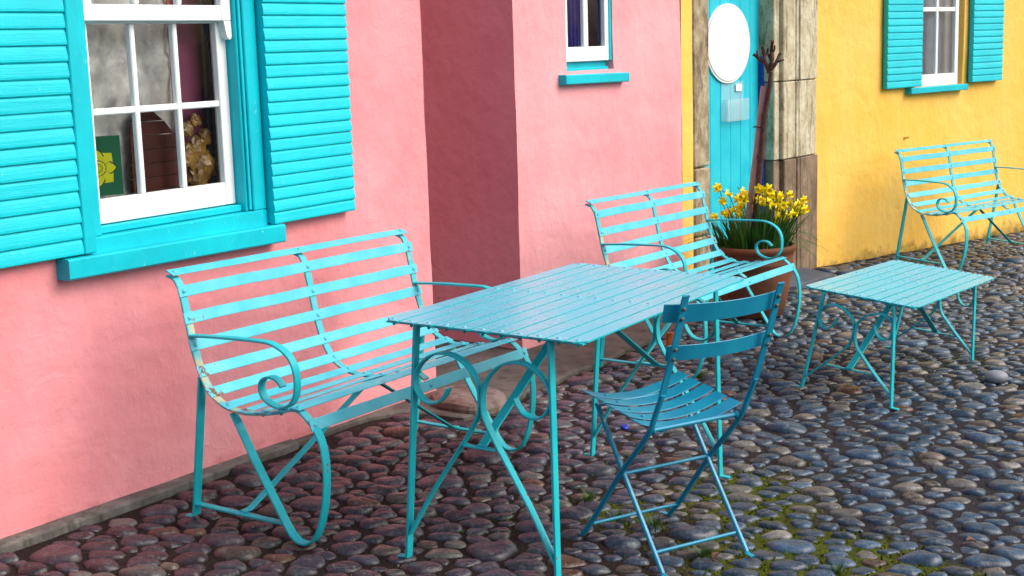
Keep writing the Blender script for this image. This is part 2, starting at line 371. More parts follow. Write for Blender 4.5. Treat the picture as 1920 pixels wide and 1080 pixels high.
for i in range(N):
    if not keep[i]: continue
    near = Y[i] < 7.2; K = 26 if near else 16
    th = np.arange(K)*2*math.pi/K
    nb = [(j, d) for c_, j, d in kd.find_n((U[i, 0], U[i, 1], 0), 10) if j != i and d > 1e-5]
    inv = np.zeros(K)
    for j, d in nb:
        ph = math.atan2(U[j, 1]-U[i, 1], U[j, 0]-U[i, 0]); wgt = size[i]/(size[i]+size[j])
        cc = np.cos(th-ph); lim = np.where(cc > .08, d*wgt/np.maximum(cc, .08), 9.); inv += lim**-9.
    inv += (SP*size[i]*.62)**-9.
    gap = (.91-.10*right[i])*random.uniform(.90, 1.03)
    r = inv**(-1/9.)*gap
    r = .6*r+.2*np.roll(r, 1)+.2*np.roll(r, -1)
    r *= 1+.05*np.sin(2*th+random.uniform(0, 6))+.045*np.sin(3*th+random.uniform(0, 6))+.02*np.sin(5*th+random.uniform(0, 6))
    rm = r.mean()
    prof = ((1.0, -.30), (.99, .10), (.94, .42), (.84, .70), (.68, .88), (.45, .97), (.2, 1.)) if near else ((1.0, -.2), (.96, .35), (.80, .80), (.45, .97))
    hh = min(.034, max(.014, rm*.36))*random.uniform(.75, 1.2); mort = -.017
    tx, ty = random.gauss(0, .05), random.gauss(0, .05); x0, y0 = X[i], Y[i]; gzz = gz(x0, y0)
    ex, ey, eh = random.uniform(-.22, .22), random.uniform(-.22, .22), random.uniform(0, 6.28)
    vs = []
    for pr, ph in prof:
        uu = pr*r*np.cos(th); vv = pr*r*np.sin(th)
        uu = uu+ex*rm*(1-pr); vv = vv+ey*rm*(1-pr)
        dx = uu*CA-vv/AN*SA; dy = uu*SA+vv/AN*CA
        hz = mort+hh*ph*(1+.06*np.sin(2*th+eh))+dx*tx+dy*ty
        if near: hz = hz+np.array([.22*hh*noise.noise(Vector((a/rm*1.1+i*3.1, b_/rm*1.1, ph))) for a, b_ in zip(dx, dy)])
        vs.append(np.stack([x0+dx, y0+dy, gzz+hz], 1))
    top = np.array([[x0+(ex*rm*CA-ey*rm/AN*SA), y0+(ex*rm*SA+ey*rm/AN*CA), gzz+mort+hh]])
    vs = np.concatenate(vs+[top]); R_ = len(prof)
    k = np.arange(K); k2 = (k+1) % K
    for q in range(R_-1):
        AF.append(np.stack([base+q*K+k, base+q*K+k2, base+(q+1)*K+k2, base+(q+1)*K+k], 1))
    tt = np.stack([base+(R_-1)*K+k, base+(R_-1)*K+k2, np.full(K, base+R_*K), np.full(K, -1)], 1); AF.append(tt)
    AV.append(vs); c = stone_colour(i); cc = np.ones((len(vs), 4)); cc[:, :3] = c; cc[:, 3] = random.random(); AC.append(cc); base += len(vs)
def np_mesh(name, V, Fq, mat, col=None, smooth=True):
    V = np.concatenate(V) if isinstance(V, list) else V; Fq = np.concatenate(Fq) if isinstance(Fq, list) else Fq
    tri = Fq[:, 3] < 0; ls = np.where(tri, 3, 4); start = np.concatenate([[0], np.cumsum(ls)[:-1]])
    flat = Fq.reshape(-1); flat = flat[flat >= 0]
    me = bpy.data.meshes.new(name); me.vertices.add(len(V)); me.vertices.foreach_set('co', V.astype(np.float32).ravel())
    me.loops.add(len(flat)); me.loops.foreach_set('vertex_index', flat.astype(np.int32))
    me.polygons.add(len(Fq)); me.polygons.foreach_set('loop_start', start.astype(np.int32)); me.polygons.foreach_set('loop_total', ls.astype(np.int32))
    me.polygons.foreach_set('use_smooth', np.full(len(Fq), smooth)); me.update(); me.validate()
    if col is not None:
        a = me.color_attributes.new('tone', 'FLOAT_COLOR', 'POINT'); a.data.foreach_set('color', col.astype(np.float32).ravel())
    me.materials.append(mat); o = bpy.data.objects.new(name, me); C.objects.link(o); return o
def cobble_mat():
    m, t, b = M("cobble_stone"); o = coord(t); at = nd(t, "ShaderNodeAttribute", attribute_name='tone')
    n1 = nz(t, o, 14, 5, .6); n2 = nz(t, o, 70, 6, .7); n4 = nz(t, o, 260, 3, .7)
    off = t.nodes.new("ShaderNodeVectorMath"); off.operation = 'ADD'; cx = t.nodes.new("ShaderNodeCombineXYZ")
    t.links.new(math_(t, 'MULTIPLY', at.outputs['Alpha'], 40.), cx.inputs[0]); t.links.new(o, off.inputs[0]); t.links.new(cx.outputs[0], off.inputs[1])
    vein = nz(t, off.outputs[0], 22, 4, .6)
    c = mix(t, ramp(t, n1, .3, .75), mix(t, 1., at.outputs['Color'], (.55, .53, .54), 'MULTIPLY'), mix(t, 1., at.outputs['Color'], (1.6, 1.55, 1.5), 'MULTIPLY'))
    speck = math_(t, 'MULTIPLY', ramp(t, n2, .58, .70), ramp(t, vein, .45, .6)); c = mix(t, math_(t, 'MULTIPLY', speck, .45), c, (.36, .38, .38))
    c = mix(t, math_(t, 'MULTIPLY', ramp(t, n2, .62, .4, (0, 0, 0, 1), (1, 1, 1, 1)), .0), c, (.0, .0, .0))
    c = mix(t, 1., c, ramp(t, n2, .32, .66, (.62, .60, .60, 1), (1.0, 1.0, 1.0, 1)), 'MULTIPLY')
    wn = nz(t, off.outputs[0], 34, 8, .75); c = mix(t, math_(t, 'MULTIPLY', ramp(t, wn, .56, .63), .38), c, (.20, .21, .21))
    t.links.new(c, b.inputs['Base Color'])
    t.links.new(ramp(t, n2, .3, .7, (.17,)*3+(1,), (.42,)*3+(1,)), b.inputs['Roughness']); b.inputs['Specular IOR Level'].default_value = .5
    bump(t, b, math_(t, 'ADD', math_(t, 'ADD', n1, math_(t, 'MULTIPLY', n2, .35)), math_(t, 'MULTIPLY', n4, .14)), .55, .009); return m
cob = np_mesh("cobblestone_paving", AV, AF, cobble_mat(), np.concatenate(AC))
tag(cob, kind='structure')
# bedding between the stones: one sheet to far beyond, fine near the camera
def bed_mat():
    m, t, b = M("gritty_bedding"); o = coord(t)
    n1 = nz(t, o, 3, 5); n2 = nz(t, o, 90, 4, .7); n3 = nz(t, o, 400, 2)
    v = nd(t, "ShaderNodeTexVoronoi", Scale=210.); t.links.new(o, v.inputs['Vector'])
    sep = t.nodes.new("ShaderNodeSeparateXYZ"); t.links.new(o, sep.inputs[0])
    rx = ramp(t, math_(t, 'ADD', math_(t, 'SUBTRACT', sep.outputs[0], math_(t, 'MULTIPLY', sep.outputs[1], .16)), math_(t, 'MULTIPLY', n1, .6)), .0, .9)
    c = mix(t, rx, (.018, .010, .008), (.022, .022, .026))
    c = mix(t, math_(t, 'MULTIPLY', ramp(t, v.outputs['Color'], .55, .95), .35), c, (.11, .09, .085))
    at = nd(t, "ShaderNodeAttribute", attribute_name='tone')
    ms = ramp(t, math_(t, 'ADD', at.outputs['Fac'], math_(t, 'MULTIPLY', math_(t, 'SUBTRACT', n2, .5), .9)), .35, .55)
    c = mix(t, ms, c, mix(t, ramp(t, n2, .4, .6), (.03, .035, .003), (.10, .12, .006)))
    t.links.new(c, b.inputs['Base Color']); b.inputs['Roughness'].default_value = .95; b.inputs['Specular IOR Level'].default_value = .2
    bump(t, b, math_(t, 'ADD', v.outputs['Distance'], n2), .8, .006); return m
gx_ = np.concatenate([[-60, -20, -8], np.arange(-3.2, 8.6, .06), [12, 25, 60]]); gy_ = np.concatenate([[-40, -10, 0], np.arange(3., 15.6, .06), [20, 35, 80]])
GX, GY = np.meshgrid(gx_, gy_); sh = GX.shape; fx, fy = GX.ravel(), GY.ravel()
hz = gz(np.clip(fx, -4, 9), np.clip(fy, 2, 16))-.013+.005*vnoise(fx, fy, 4.)
ccc = np.ones((len(fx), 4)); ccc[:, 0] = ccc[:, 1] = ccc[:, 2] = moss_field(fx, fy)
idx = np.arange(len(fx)).reshape(sh); FQ = np.stack([idx[:-1, :-1].ravel(), idx[:-1, 1:].ravel(), idx[1:, 1:].ravel(), idx[1:, :-1].ravel()], 1)
gr = np_mesh("ground", np.stack([fx, fy, hz], 1), FQ, bed_mat(), ccc); tag(gr, kind='structure')

def slab(name, poly, z, mat, th=.05, sub=True, wob=.006):
    mb = MB(); P = []
    n = len(poly)
    for i in range(n):
        a = Vector(poly[i]); b_ = Vector(poly[(i+1) % n]); k = max(1, int((b_-a).length/.05))
        for q in range(k):
            p = a.lerp(b_, q/k); p += Vector((noise.noise(Vector((p.x*9, p.y*9, 1))), noise.noise(Vector((p.x*9, p.y*9, 5)))))*wob*2
            P.append(p)
    cx = sum(p.x for p in P)/len(P); cy = sum(p.y for p in P)/len(P)
    V = [(p.x, p.y, gz(p.x, p.y)+z-th) for p in P]+[(p.x, p.y, gz(p.x, p.y)+z-.008) for p in P]
    ins = []
    for i, p in enumerate(P):
        tdir = (P[(i+1) % len(P)]-P[i-1]); nrm = Vector((-tdir.y, tdir.x)).normalized(); q = p+nrm*.012
        ins.append((q.x, q.y, gz(q.x, q.y)+z+.002*noise.noise(Vector((q.x*6, q.y*6, 0)))))
    V += ins; m_ = len(P)
    mb.add(V, [(i, (i+1) % m_, m_+(i+1) % m_, m_+i) for i in range(m_)], False)
    mb.add(V, [(m_+i, m_+(i+1) % m_, 2*m_+(i+1) % m_, 2*m_+i) for i in range(m_)], True)
    mb.add(V, [tuple(2*m_+i for i in range(m_))])
    return mb.build(name, mat)
s_ = slab("pavement_slab", SLAB, .012, CONC); tag(s_, kind='structure')
s_ = slab("doorstep_slab", STEP, .022, SLATE, wob=.002); tag(s_, kind='structure')
d1 = Vector((math.cos(A1), math.sin(A1))); n1 = Vector((math.sin(A1), -math.cos(A1)))
kp = [Vector((O1.x, O1.y))+d1*s-n1*.05 for s in (-1.6, 1.5)][::-1]+[Vector((O1.x, O1.y))+d1*s+n1*(.058+.010*math.sin(s*3)) for s in (-1.6, -.8, 0, .5, 1.0, 1.45)]
k_ = slab("kerb", [(p.x, p.y) for p in kp], .020, KERB, wob=.004); tag(k_, kind='structure')

# moss and grit (uncountable)
mb = MB()
for _ in range(60000):
    x, y = random.uniform(-.4, 3.2), random.uniform(4.05, 8.3)
    m_ = float(moss_field(np.array([x]), np.array([y]))[0]) * (1.2+.9*noise.noise(Vector((x*7, y*7, 3))))
    if random.random() > m_*1.1-.12: continue
    # only in the joints
    u = (x*CA+y*SA); v = (-x*SA+y*CA)*AN
    c1, j1, da = kd.find_n((u, v, 0), 2)[0]; c2, j2, db = kd.find_n((u, v, 0), 2)[1]
    if da*(1/size[j1]) < .80*db*(1/size[j2]): continue
    z = gz(x, y)-.012; h = random.uniform(.004, .013); a = random.uniform(0, 6.28); wd = random.uniform(.003, .006)
    lx, ly = random.gauss(0, .004), random.gauss(0, .004); dx, dy = math.cos(a)*wd, math.sin(a)*wd
    mb.add([(x-dx, y-dy, z), (x+dx, y+dy, z), (x+lx+dx*.6, y+ly+dy*.6, z+h), (x+lx-dx*.6, y+ly-dy*.6, z+h)], [(0, 1, 2, 3)])
tag(mb.build("moss", MOSS), "bright green moss growing in the joints between cobbles", "moss", kind='stuff')
GRITM = simple("pale_grit", (.55, .52, .50), .8, .3, 90, (.2, .17, .15))
mb = MB()
for _ in range(2600):
    y = 3.9+9*random.random()**1.6; x = random.uniform(-.36, .38)*y
    if wall_side(x, y, O1, A1) < .03 and x < 0: continue
    if wall_side(x, y, O2, A2) < .03 and y > 7.4: continue
    z = gz(x, y)-.012+random.choice((0, 0, .012)); r = random.uniform(.0012, .0038)
    if in_poly(np.array([x]), np.array([y]), SLAB)[0]: z = gz(x, y)+.012
    p = [(x+random.uniform(-r, r), y+random.uniform(-r, r), z+random.uniform(0, r)*1.4) for _ in range(4)]
    mb.add(p, [(0, 1, 2), (0, 3, 1), (1, 3, 2), (0, 2, 3)])
tag(mb.build("grit", GRITM), "pale grit and crumbs scattered over the cobbles", "grit", kind='stuff')

# ------------------------------------------------------------------ houses
def wall_panel(mb, s0, s1, z0, z1, holes, step=.05, amp=.008, seed=0., edge0=True, edge1=True, tilt=0.):
    """lumpy plaster sheet in local x (along), z (up); local -y faces out. holes: (sa,sb,za,zb,depth)"""
    xs = set(np.round(np.arange(s0, s1, step), 4)); zs = set(np.round(np.arange(z0, z1, step), 4)); xs |= {s0, s1}; zs |= {z0, z1}
    for a, b_, c_, d_, dp in holes:
        for k in (a, b_):
            xs = {x for x in xs if abs(x-k) > .015}|{k}
        for k in (c_, d_):
            zs = {x for x in zs if abs(x-k) > .015}|{k}
    xs = sorted(x for x in xs if s0 <= x <= s1); zs = sorted(z for z in zs if z0 <= z <= z1)
    def yo(x, z):
        a = amp*(noise.noise(Vector((x*1.3+seed, z*1.3, seed)))*1.6+noise.noise(Vector((x*5+seed, z*5, 3+seed)))*.5)
        return -a
    V = []; ids = {}
    for i, x in enumerate(xs):
        for j, z in enumerate(zs):
            inh = any(a+.001 < x < b_-.001 and c_+.001 < z < d_-.001 for a, b_, c_, d_, dp in holes)
            if not inh: ids[(i, j)] = len(V); V.append((x, yo(x, z), z+(.012*noise.noise(Vector((x*11, seed, 9))) if j == 0 else 0)))
    Fs = []
    for i in range(len(xs)-1):
        for j in range(len(zs)-1):
            xm, zm = (xs[i]+xs[i+1])/2, (zs[j]+zs[j+1])/2
            if any(a < xm < b_ and c_ < zm < d_ for a, b_, c_, d_, dp in holes): continue
            Fs.append((ids[(i, j)], ids[(i+1, j)], ids[(i+1, j+1)], ids[(i, j+1)]))
    mb.add(V, Fs, True)
    for a, b_, c_, d_, dp in holes:
        ring = []
        ax = [x for x in xs if a <= x <= b_]; az = [z for z in zs if c_ <= z <= d_]
        path = [(x, c_) for x in ax]+[(b_, z) for z in az[1:]]+[(x, d_) for x in ax[::-1][1:]]+[(a, z) for z in az[::-1][1:-1]]
        n = len(path); VV = [(x, yo(x, z), z) for x, z in path]+[(x, dp, z) for x, z in path]
        mb.add(VV, [(i, (i+1) % n, n+(i+1) % n, n+i) for i in range(n)], False)
def shell(mb, s0, s1, z0, z1, depth, skipleft=False):
    """left return, right return, back and roof behind the front sheet"""
    k = 24; 
    def side(x, flip):
        V = []; 
        ys = np.linspace(0, depth, 30); zz = np.linspace(z0, z1, 50)
        for y in ys:
            for z in zz: V.append((x+(0 if y == 0 else .010*noise.noise(Vector((y*2.2, z*1.5, x)))), y-(.006*(noise.noise(Vector((x*1.3, z*1.3, 0)))*1.6) if y == 0 else 0)*0, z))
        m_ = len(zz); Fs = [(i*m_+j, i*m_+j+1, (i+1)*m_+j+1, (i+1)*m_+j) for i in range(len(ys)-1) for j in range(m_-1)]
        mb.add(V, Fs, True)
    side(s0, 0); side(s1, 1)
    mb.add([(s0, depth, z0), (s1, depth, z0), (s1, depth, z1), (s0, depth, z1)], [(0, 1, 2, 3)])
    mb.add([(s0, 0, z1), (s1, 0, z1), (s1, depth, z1), (s0, depth, z1)], [(0, 1, 2, 3)])
def shutter(parent, x0, x1, z0, z1, nslat_h=.052, stile_l=.0, stile_r=.05, th=.035, yb=-.012, rot=0., jag=True):
    """louvred shutter: solid back leaf, overlapping slats with sloping faces, stiles; local y negative = out"""
    st = MB()
    st.box(x0, x1, yb-th+.0088, yb, z0+.004, z1, .002)
    if stile_r: st.box(x1-stile_r, x1, yb-th-.004, yb-.003, z0-.0, z1, .004)
    if stile_l: st.box(x0, x0+stile_l, yb-th-.004, yb-.003, z0-.0, z1, .004)
    sh_ = st.build("shutter", SHUT_EDGE, parent)
    a, b_ = x0+(stile_l or -.0015)+.001, x1-(stile_r or -.0015)-.001
    mb = MB(); z = z0; i = 0
    while z < z1-.01:
        zt = z+nslat_h-.0015; d = random.uniform(-.0012, .0012)
        h_ = nslat_h; sec = [(yb-th*.4, z+.001), (yb-th+.004+d, z+.0005), (yb-th+.0005+d, z+.004), (yb-th+d, z+h_*.22), (yb-th+.0015+d, z+h_*.5), (yb-th+.0035, z+h_*.78), (yb-th+.0062, z+h_*.93), (yb-th+.0080, zt), (yb-th*.4, zt)]
        n = len(sec); V = [(a, y, zz) for y, zz in sec]+[(b_, y, zz+random.uniform(-.001, .001)) for y, zz in sec]
        mb.add(V, [(k, (k+1) % n, n+(k+1) % n, n+k) for k in range(n)]+[tuple(range(n-1, -1, -1)), tuple(n+k for k in range(n))])
        z += nslat_h
    sl_ = mb.build("louvre_slats", SHUT, sh_)
    return sh_
def sash(parent, x0, x1, z0, z1, y, cols, rows, stile=.045, bottom=.08, top=.035, bar=.02, name="sash", th=.035):
    f = MB(); f.box(x0, x0+stile, y-th, y, z0, z1, .003).box(x1-stile, x1, y-th, y, z0, z1, .003)
    f.box(x0+stile+.0005, x1-stile-.0005, y-th+.001, y, z0, z0+bottom, .003).box(x0+stile+.0005, x1-stile-.0005, y-th+.001, y, z1-top, z1, .003)
    fo = f.build(name, WHITE, parent)
    gx0, gx1, gz0, gz1 = x0+stile, x1-stile, z0+bottom, z1-top
    g = MB()
    for i in range(1, cols):
        x = gx0+(gx1-gx0)*i/cols
        g.box(x-bar/2, x+bar/2, y-th+.004, y-.004, gz0+.0005, gz1-.0005, .004)
    for j in range(1, rows):
        z = gz0+(gz1-gz0)*j/rows
        for i in range(cols):
            xa = gx0+(gx1-gx0)*i/cols+(bar/2 if i else 0)+.0005; xb = gx0+(gx1-gx0)*(i+1)/cols-(bar/2 if i < cols-1 else 0)-.0005
            g.box(xa, xb, y-th+.004, y-.004, z-bar/2, z+bar/2, .004)
    g.build("glazing_bars", WHITE, fo)
    gl = MB(); gl.add([(gx0-.004, y-.010, gz0-.004), (gx1+.004, y-.010, gz0-.004), (gx1+.004, y-.010, gz1+.004), (gx0-.004, y-.010, gz1+.004)], [(0, 1, 2, 3)]); gl.build("pane", GLASS, fo)
    return fo
ZT = 4.3
# ---- pink house nearest
H1 = empty("pink_house", O1, A1); tag(H1, "nearest rose pink house with large turquoise shuttered sash window", "house")
WX0, WX1, WZ0, WZ1 = .52, 1.375, .985, 2.55
mb = MB(); wall_panel(mb, -1.6, 2.51, .012, ZT, [(WX0-.02, WX1, WZ0, WZ1, .30)], seed=1.); shell(mb, -1.6, 2.51, -.05, ZT, 2.6)
mb.build("wall", PINK1, H1)
wn = MB()   # casing round the opening
wn.box(.47, .535, -.004, .10, 1.035, WZ1, .003)
wn.box(1.275, 1.30, -.0, .10, 1.035, WZ1, .003).box(1.302, 1.376, -.018, .09, 1.035, WZ1, .004)
wn.box(1.286, 1.30, -.010, -.001, 1.04, WZ1, .002)
wn.box(.47, 1.376, -.020, .10, .955, 1.034, .004)
wn.box(.536, 1.274, .020, .10, 1.036, 1.062, .004)
W1 = wn.build("window", SHUT_EDGE, H1)
mb = MB(); mb.sweep([(.323, -.033, .946), (.60, -.034, .943), (1.0, -.032, .939), (1.42, -.033, .934)], (0, 1, 0), .076, .072, ch=.006)
sill1 = mb.build("sill", SHUT_EDGE, W1)
def sash1(x0, x1, z0, z1, y, bottom, nm):
    return sash(W1, x0, x1, z0, z1, y, 3, 2, .052, bottom, .03, .024, nm)
sash1(.536, 1.273, 1.066, 1.80, .085, .088, "lower_sash")
sash1(.536, 1.273, 1.778, 2.53, .050, .058, "upper_sash")
mb = MB(); mb.prism([(1.232, 1.777), (1.272, 1.777), (1.272, 1.715), (1.262, 1.706), (1.246, 1.716), (1.240, 1.74)], .016, .049); mb.build("sash_horn", WHITE, W1)
shutter(H1, -.38, .468, .987, 2.6, .0545, .05, .055)
shutter(H1, 1.379, 1.892, .972, 2.6, .0485, .0, .0, .045)
# ---- what stands in that window, plus reflections built as solid pieces
def wl(O, A, s, n, z=0.):          # world position of wall-local (s, outward n, z)
    return Vector((O.x+math.cos(A)*s+math.sin(A)*n, O.y+math.sin(A)*s-math.cos(A)*n, z))
def crumple(name, s0, s1, z0, z1, depth, mat, amp, O, A, n, label, cat, th=.004, freq=9, poly=None):
    mb = MB(); nx, nz_ = 40, 60; V = []
    for k in range(2):
        for i in range(nx+1):
            for j in range(nz_+1):
                x = s0+(s1-s0)*i/nx; z = z0+(z1-z0)*j/nz_
                a = abs(noise.noise(Vector((x*freq, z*freq*.7, 2))))+.5*abs(noise.noise(Vector((x*freq*2.3, z*freq*2, 7))))
                V.append((x-s0, -amp*a+k*th, z-z0))
    m_ = nz_+1; off = (nx+1)*m_
    Fs = [(i*m_+j, (i+1)*m_+j, (i+1)*m_+j+1, i*m_+j+1) for i in range(nx) for j in range(nz_)]
    mb.add(V, Fs+[tuple(off+q for q in f[::-1]) for f in Fs], True)
    e = MB; o = mb.build(name, mat); o.location = wl(O, A, s0, n, z0); o.rotation_euler = (0, 0, A); tag(o, label, cat); return o
crumple("reflection_sheet", .45, 1.11, 1.03, 2.5, 0, REFL_GREY, .045, O1, A1, -.19, "grey reflection in the large sash window, built as a crumpled sheet", "reflection")  # pale wall mirrored in the panes, built as a solid sheet
def pane_item(name, mbf, mat, s, n, z, O, A, label, cat):
    mb = MB(); mbf(mb); o = mb.build(name, mat); o.location = wl(O, A, s, n, z); o.rotation_euler = (0, 0, A); tag(o, label, cat); return o
pane_item("plum_board", lambda m: m.box(0, .36, 0, .02, 0, 1.45, .003), PURP, 1.10, -.165, 1.03, O1, A1, "plum coloured board behind the right hand panes of the large window", "board")
pane_item("dark_curtain", lambda m: [m.tube([(0.012*i, .012*(i % 2), 0), (0.012*i, .012*(i % 2), 1.45)], .009, 6) for i in range(9)], DTEAL, 1.235, -.135, 1.035, O1, A1, "narrow dark teal curtain at the right edge of the large window", "curtain")
pane_item("red_lath", lambda m: m.box(0, .012, 0, .01, 0, 1.42, .001), ORNG, 1.075, -.15, 1.03, O1, A1, "thin orange red lath standing upright behind the middle panes", "lath")
bp_ = [(-.02, 0), (.33, 0), (.33, .20), (.26, .235), (.20, .26), (.155, .31), (.11, .345), (.05, .352), (.0, .345), (-.015, .33), (-.02, .18)]
def brown(m):
    for k in range(7):
        z0, z1 = k*.052, (k+1)*.052-.003
        cl = [(max(-.02, x), z) for x, z in bp_]
        # clapboard rows of the reflected building, clipped to the outline
        def wid(z):
            xs_ = []
            for (xa, za), (xb, zb) in zip(bp_, bp_[1:]+bp_[:1]):
                if (za-z)*(zb-z) < 0: xs_.append(xa+(xb-xa)*(z-za)/(zb-za))
            return (min(xs_), max(xs_)) if len(xs_) >= 2 else None
        a, b_ = wid(z0+.002), wid(min(z1, .348))
        if a and b_: m.prism([(a[0], z0), (a[1], z0), (b_[1], z1), (b_[0], z1)], 0, .016-.002*k)
pane_item("reflected_building", brown, BROWN, .845, -.135, 1.10, O1, A1, "dark brown building reflection built as boards with a rounded shoulder, lower middle pane", "panel")  # mirrored building, built as solid boards behind the glass
def goldf(m):
    for k in range(7):
        cx, cz = .06+.05*math.sin(k*2.1), .03+.035*k; r = .055-.005*k
        V = []; 
        for a in range(9):
            for b_ in range(12):
                th_, ph_ = math.pi*a/8, 2*math.pi*b_/12; d = Vector((math.sin(th_)*math.cos(ph_), math.sin(th_)*math.sin(ph_)*.5, math.cos(th_)))
                V.append(Vector((cx, 0, cz))+d*r*(1+.5*noise.noise(d*2.5+Vector((k, 0, 0)))))
        m.add(V, [(a*12+b_, a*12+(b_+1) % 12, (a+1)*12+(b_+1) % 12, (a+1)*12+b_) for a in range(8) for b_ in range(12)])
pane_item("gold_bundle", goldf, GOLD, 1.10, -.13, 1.16, O1, A1, "crinkled gold brown bundle on the window ledge behind the lower right pane", "bundle")
# green card with the yellow flower emblem
gc = empty("green_card", wl(O1, A1, .735, -.092, 1.158)-Vector((math.cos(A1-.42), math.sin(A1-.42), 0))*.175, A1-.42); tag(gc, "green card with a yellow flower emblem in the lower left pane", "card")
mb = MB(); mb.box(-.01, .175, 0, .003, 0, .215); mb.build("card", GREEN, gc)
EC = (.088, .100); ES = .86
def petal(a, L, Wd, kind):
    if kind == 'point': P = [(0, .018), (.55*Wd, .4*L), (Wd, .62*L), (.62*Wd, .84*L), (0, L), (-.62*Wd, .84*L), (-Wd, .62*L), (-.55*Wd, .4*L)]
    else: P = [(0, .015), (Wd, .55*L), (Wd*.98, L*.98), (0, L), (-Wd*.98, L*.98), (-Wd, .55*L)]
    if kind == 'sq': P = [(0, .01), (.9*Wd, .62*L-.0), (0, L), (-.9*Wd, .62*L)]
    return [(EC[0]+ES*(x*math.cos(a)-z*math.sin(a)), EC[1]+ES*(x*math.sin(a)+z*math.cos(a))) for x, z in P]
def disc(r, n=24): r *= ES; return [(EC[0]+r*math.cos(2*math.pi*k/n), EC[1]+r*math.sin(2*math.pi*k/n)) for k in range(n)]
def scal(r0, r1, n=24): r0 *= ES; r1 *= ES; return [(EC[0]+(r0 if k % 2 else r1)*math.cos(2*math.pi*k/n+.13), EC[1]+(r0 if k % 2 else r1)*math.sin(2*math.pi*k/n+.13)) for k in range(n)]
em = MB(); dk = MB()
for k in range(4): em.prism(petal(math.pi/4+k*math.pi/2, .086, .042, 'sq'), -.0012, -.0002)
for k in range(4): dk.prism(petal(k*math.pi/2, .083, .028, 'point'), -.0020, -.0012)
for k in range(4): em.prism(petal(k*math.pi/2, .0765, .0235, 'point'), -.0028, -.0020)
dk.prism(disc(.034), -.0036, -.0028); em.prism(scal(.029, .032), -.0044, -.0036); dk.prism(disc(.0185), -.0052, -.0044); em.prism(disc(.0160), -.0060, -.0052); dk.prism(disc(.0115), -.0068, -.0060); em.prism(disc(.0095), -.0076, -.0068)
em.build("flower_emblem", YINK, gc); dk.build("emblem_outline", GREEN_D, gc)

# ---- second pink house
H2 = empty("pink_house", O2, A2); tag(H2, "paler pink house in the middle with one small white window", "house")
PX1 = 1.80
mb = MB(); wall_panel(mb, 0, PX1, -.09, ZT, [(.50, .995, 1.50, 2.45, .25)], seed=5.); 
k0 = len(mb.v); shell(mb, 0, PX1, -.12, ZT, 2.8); mb.build("wall", PINK2, H2)
f = MB(); f.box(.50, .994, .045, .10, 1.50, 1.548, .003).box(.9715, .9935, .010, .10, 1.549, 2.44, .003).box(.50, .972, .02, .045, 1.485, 1.515, .004)
W2 = f.build("window", SHUT_EDGE, H2)
mb = MB(); mb.sweep([(.417, -.022, 1.455), (1.087, -.022, 1.449)], (0, 1, 0), .058, .054, ch=.006); mb.build("sill", SHUT_EDGE, W2)
sash(W2, .502, .970, 1.55, 2.42, .05, 2, 2, .04, .082, .03, .048, "casement")
pane_item("blue_cloth", lambda m: [m.tube([(0.02*i, .014*(i % 2), .03), (0.02*i, .014*(i % 2), .9)], .014, 6) for i in range(13)], NAVY, .72, -.17, 1.58, O2, A2, "navy blue cloth hanging behind the right pane of the small pink house window", "cloth")
pane_item("brown_box", lambda m: m.box(0, .42, 0, .03, 0, .10, .004).box(0, .2, -.01, .02, .101, .6, .004), BROWN, .52, -.19, 1.56, O2, A2, "brown box and board leaning inside the small pink house window", "box")

# ---- yellow house: strip beside the pink one, stone doorway, then the long wall
H3 = empty("yellow_house", O2, A2); tag(H3, "yellow rendered house with stone door surround and turquoise shuttered window", "house")
mb = MB(); wall_panel(mb, PX1+.001, 1.945, -.1, ZT, [], seed=9., amp=.003); mb.build("wall_strip", YELLOW, H3)
def to3(s, n, z):                    # coordinates of the long wall expressed in the house frame
    p = wl(O3, A3, s, n, z)-O2; c_, s_n = math.cos(A2), math.sin(A2)
    return (p.x*c_+p.y*s_n, -p.x*s_n+p.y*c_, z)
mb = MB(); wall_panel(mb, -.03, 6.5, -.30, ZT, [(1.36, 2.17, 1.215, 2.45, .25)], seed=13.); shell(mb, -.03, 6.5, -.35, ZT, 2.8)
WY = mb.build("wall", YELLOW, H3)
WY.location = to3(0, 0, 0); WY.rotation_euler = (0, 0, A3-A2)
# door surround
jl = MB()
zz = [-.1, .38, .83, 2.3]
for i in range(3):
    jl.box(1.947, 2.17+random.uniform(-.01, .012), -.012+random.uniform(-.004, .004), .16, zz[i]+.003, zz[i+1]-.003, .012)
jl.build("door_jamb", JAMB_L, H3)
jh = MB(); jlw = MB()
for (z0, z1, mbx, w_) in ((.78, 1.335, jh, .0), (1.341, 1.92, jh, .008), (1.926, 2.3, jh, 0)):
    mbx.box(3.22-w_, 3.30, .03, .18, z0, z1, .006); mbx.box(3.301, 3.50, -.004, .18, z0, z1, .007); mbx.box(3.502, 3.545, -.010, .18, z0, z1, .006); mbx.box(3.547, 3.85, -.012-w_, .18, z0, z1, .006)
for (z0, z1, mbx, w_) in ((-.12, .774, jlw, 0.),):
    mbx.box(3.23-w_, 3.33, .04, .18, z0, z1, .006); mbx.box(3.331, 3.53, -.0, .18, z0, z1, .007); mbx.box(3.532, 3.58, -.008, .18, z0, z1, .006); mbx.box(3.582, 3.89, -.010, .18, z0, z1, .006)
J1 = jh.build("door_jamb", JAMB_HI, H3); jlw.build("lower_stone", JAMB_LO, J1)
lin = MB(); lin.box(1.947, 3.85, -.012, .18, 2.305, 2.5, .01).box(1.947, 3.85, .01, .18, 2.502, ZT, .01); lin.build("door_lintel", JAMB_HI, H3)
dr = MB(); x = 2.172
for i in range(7):
    dr.box(x, x+.150-.004, .150, .185, .02, 2.3, .004); x += .150
dr.box(2.172, 3.22, .186, .20, .02, 2.3)
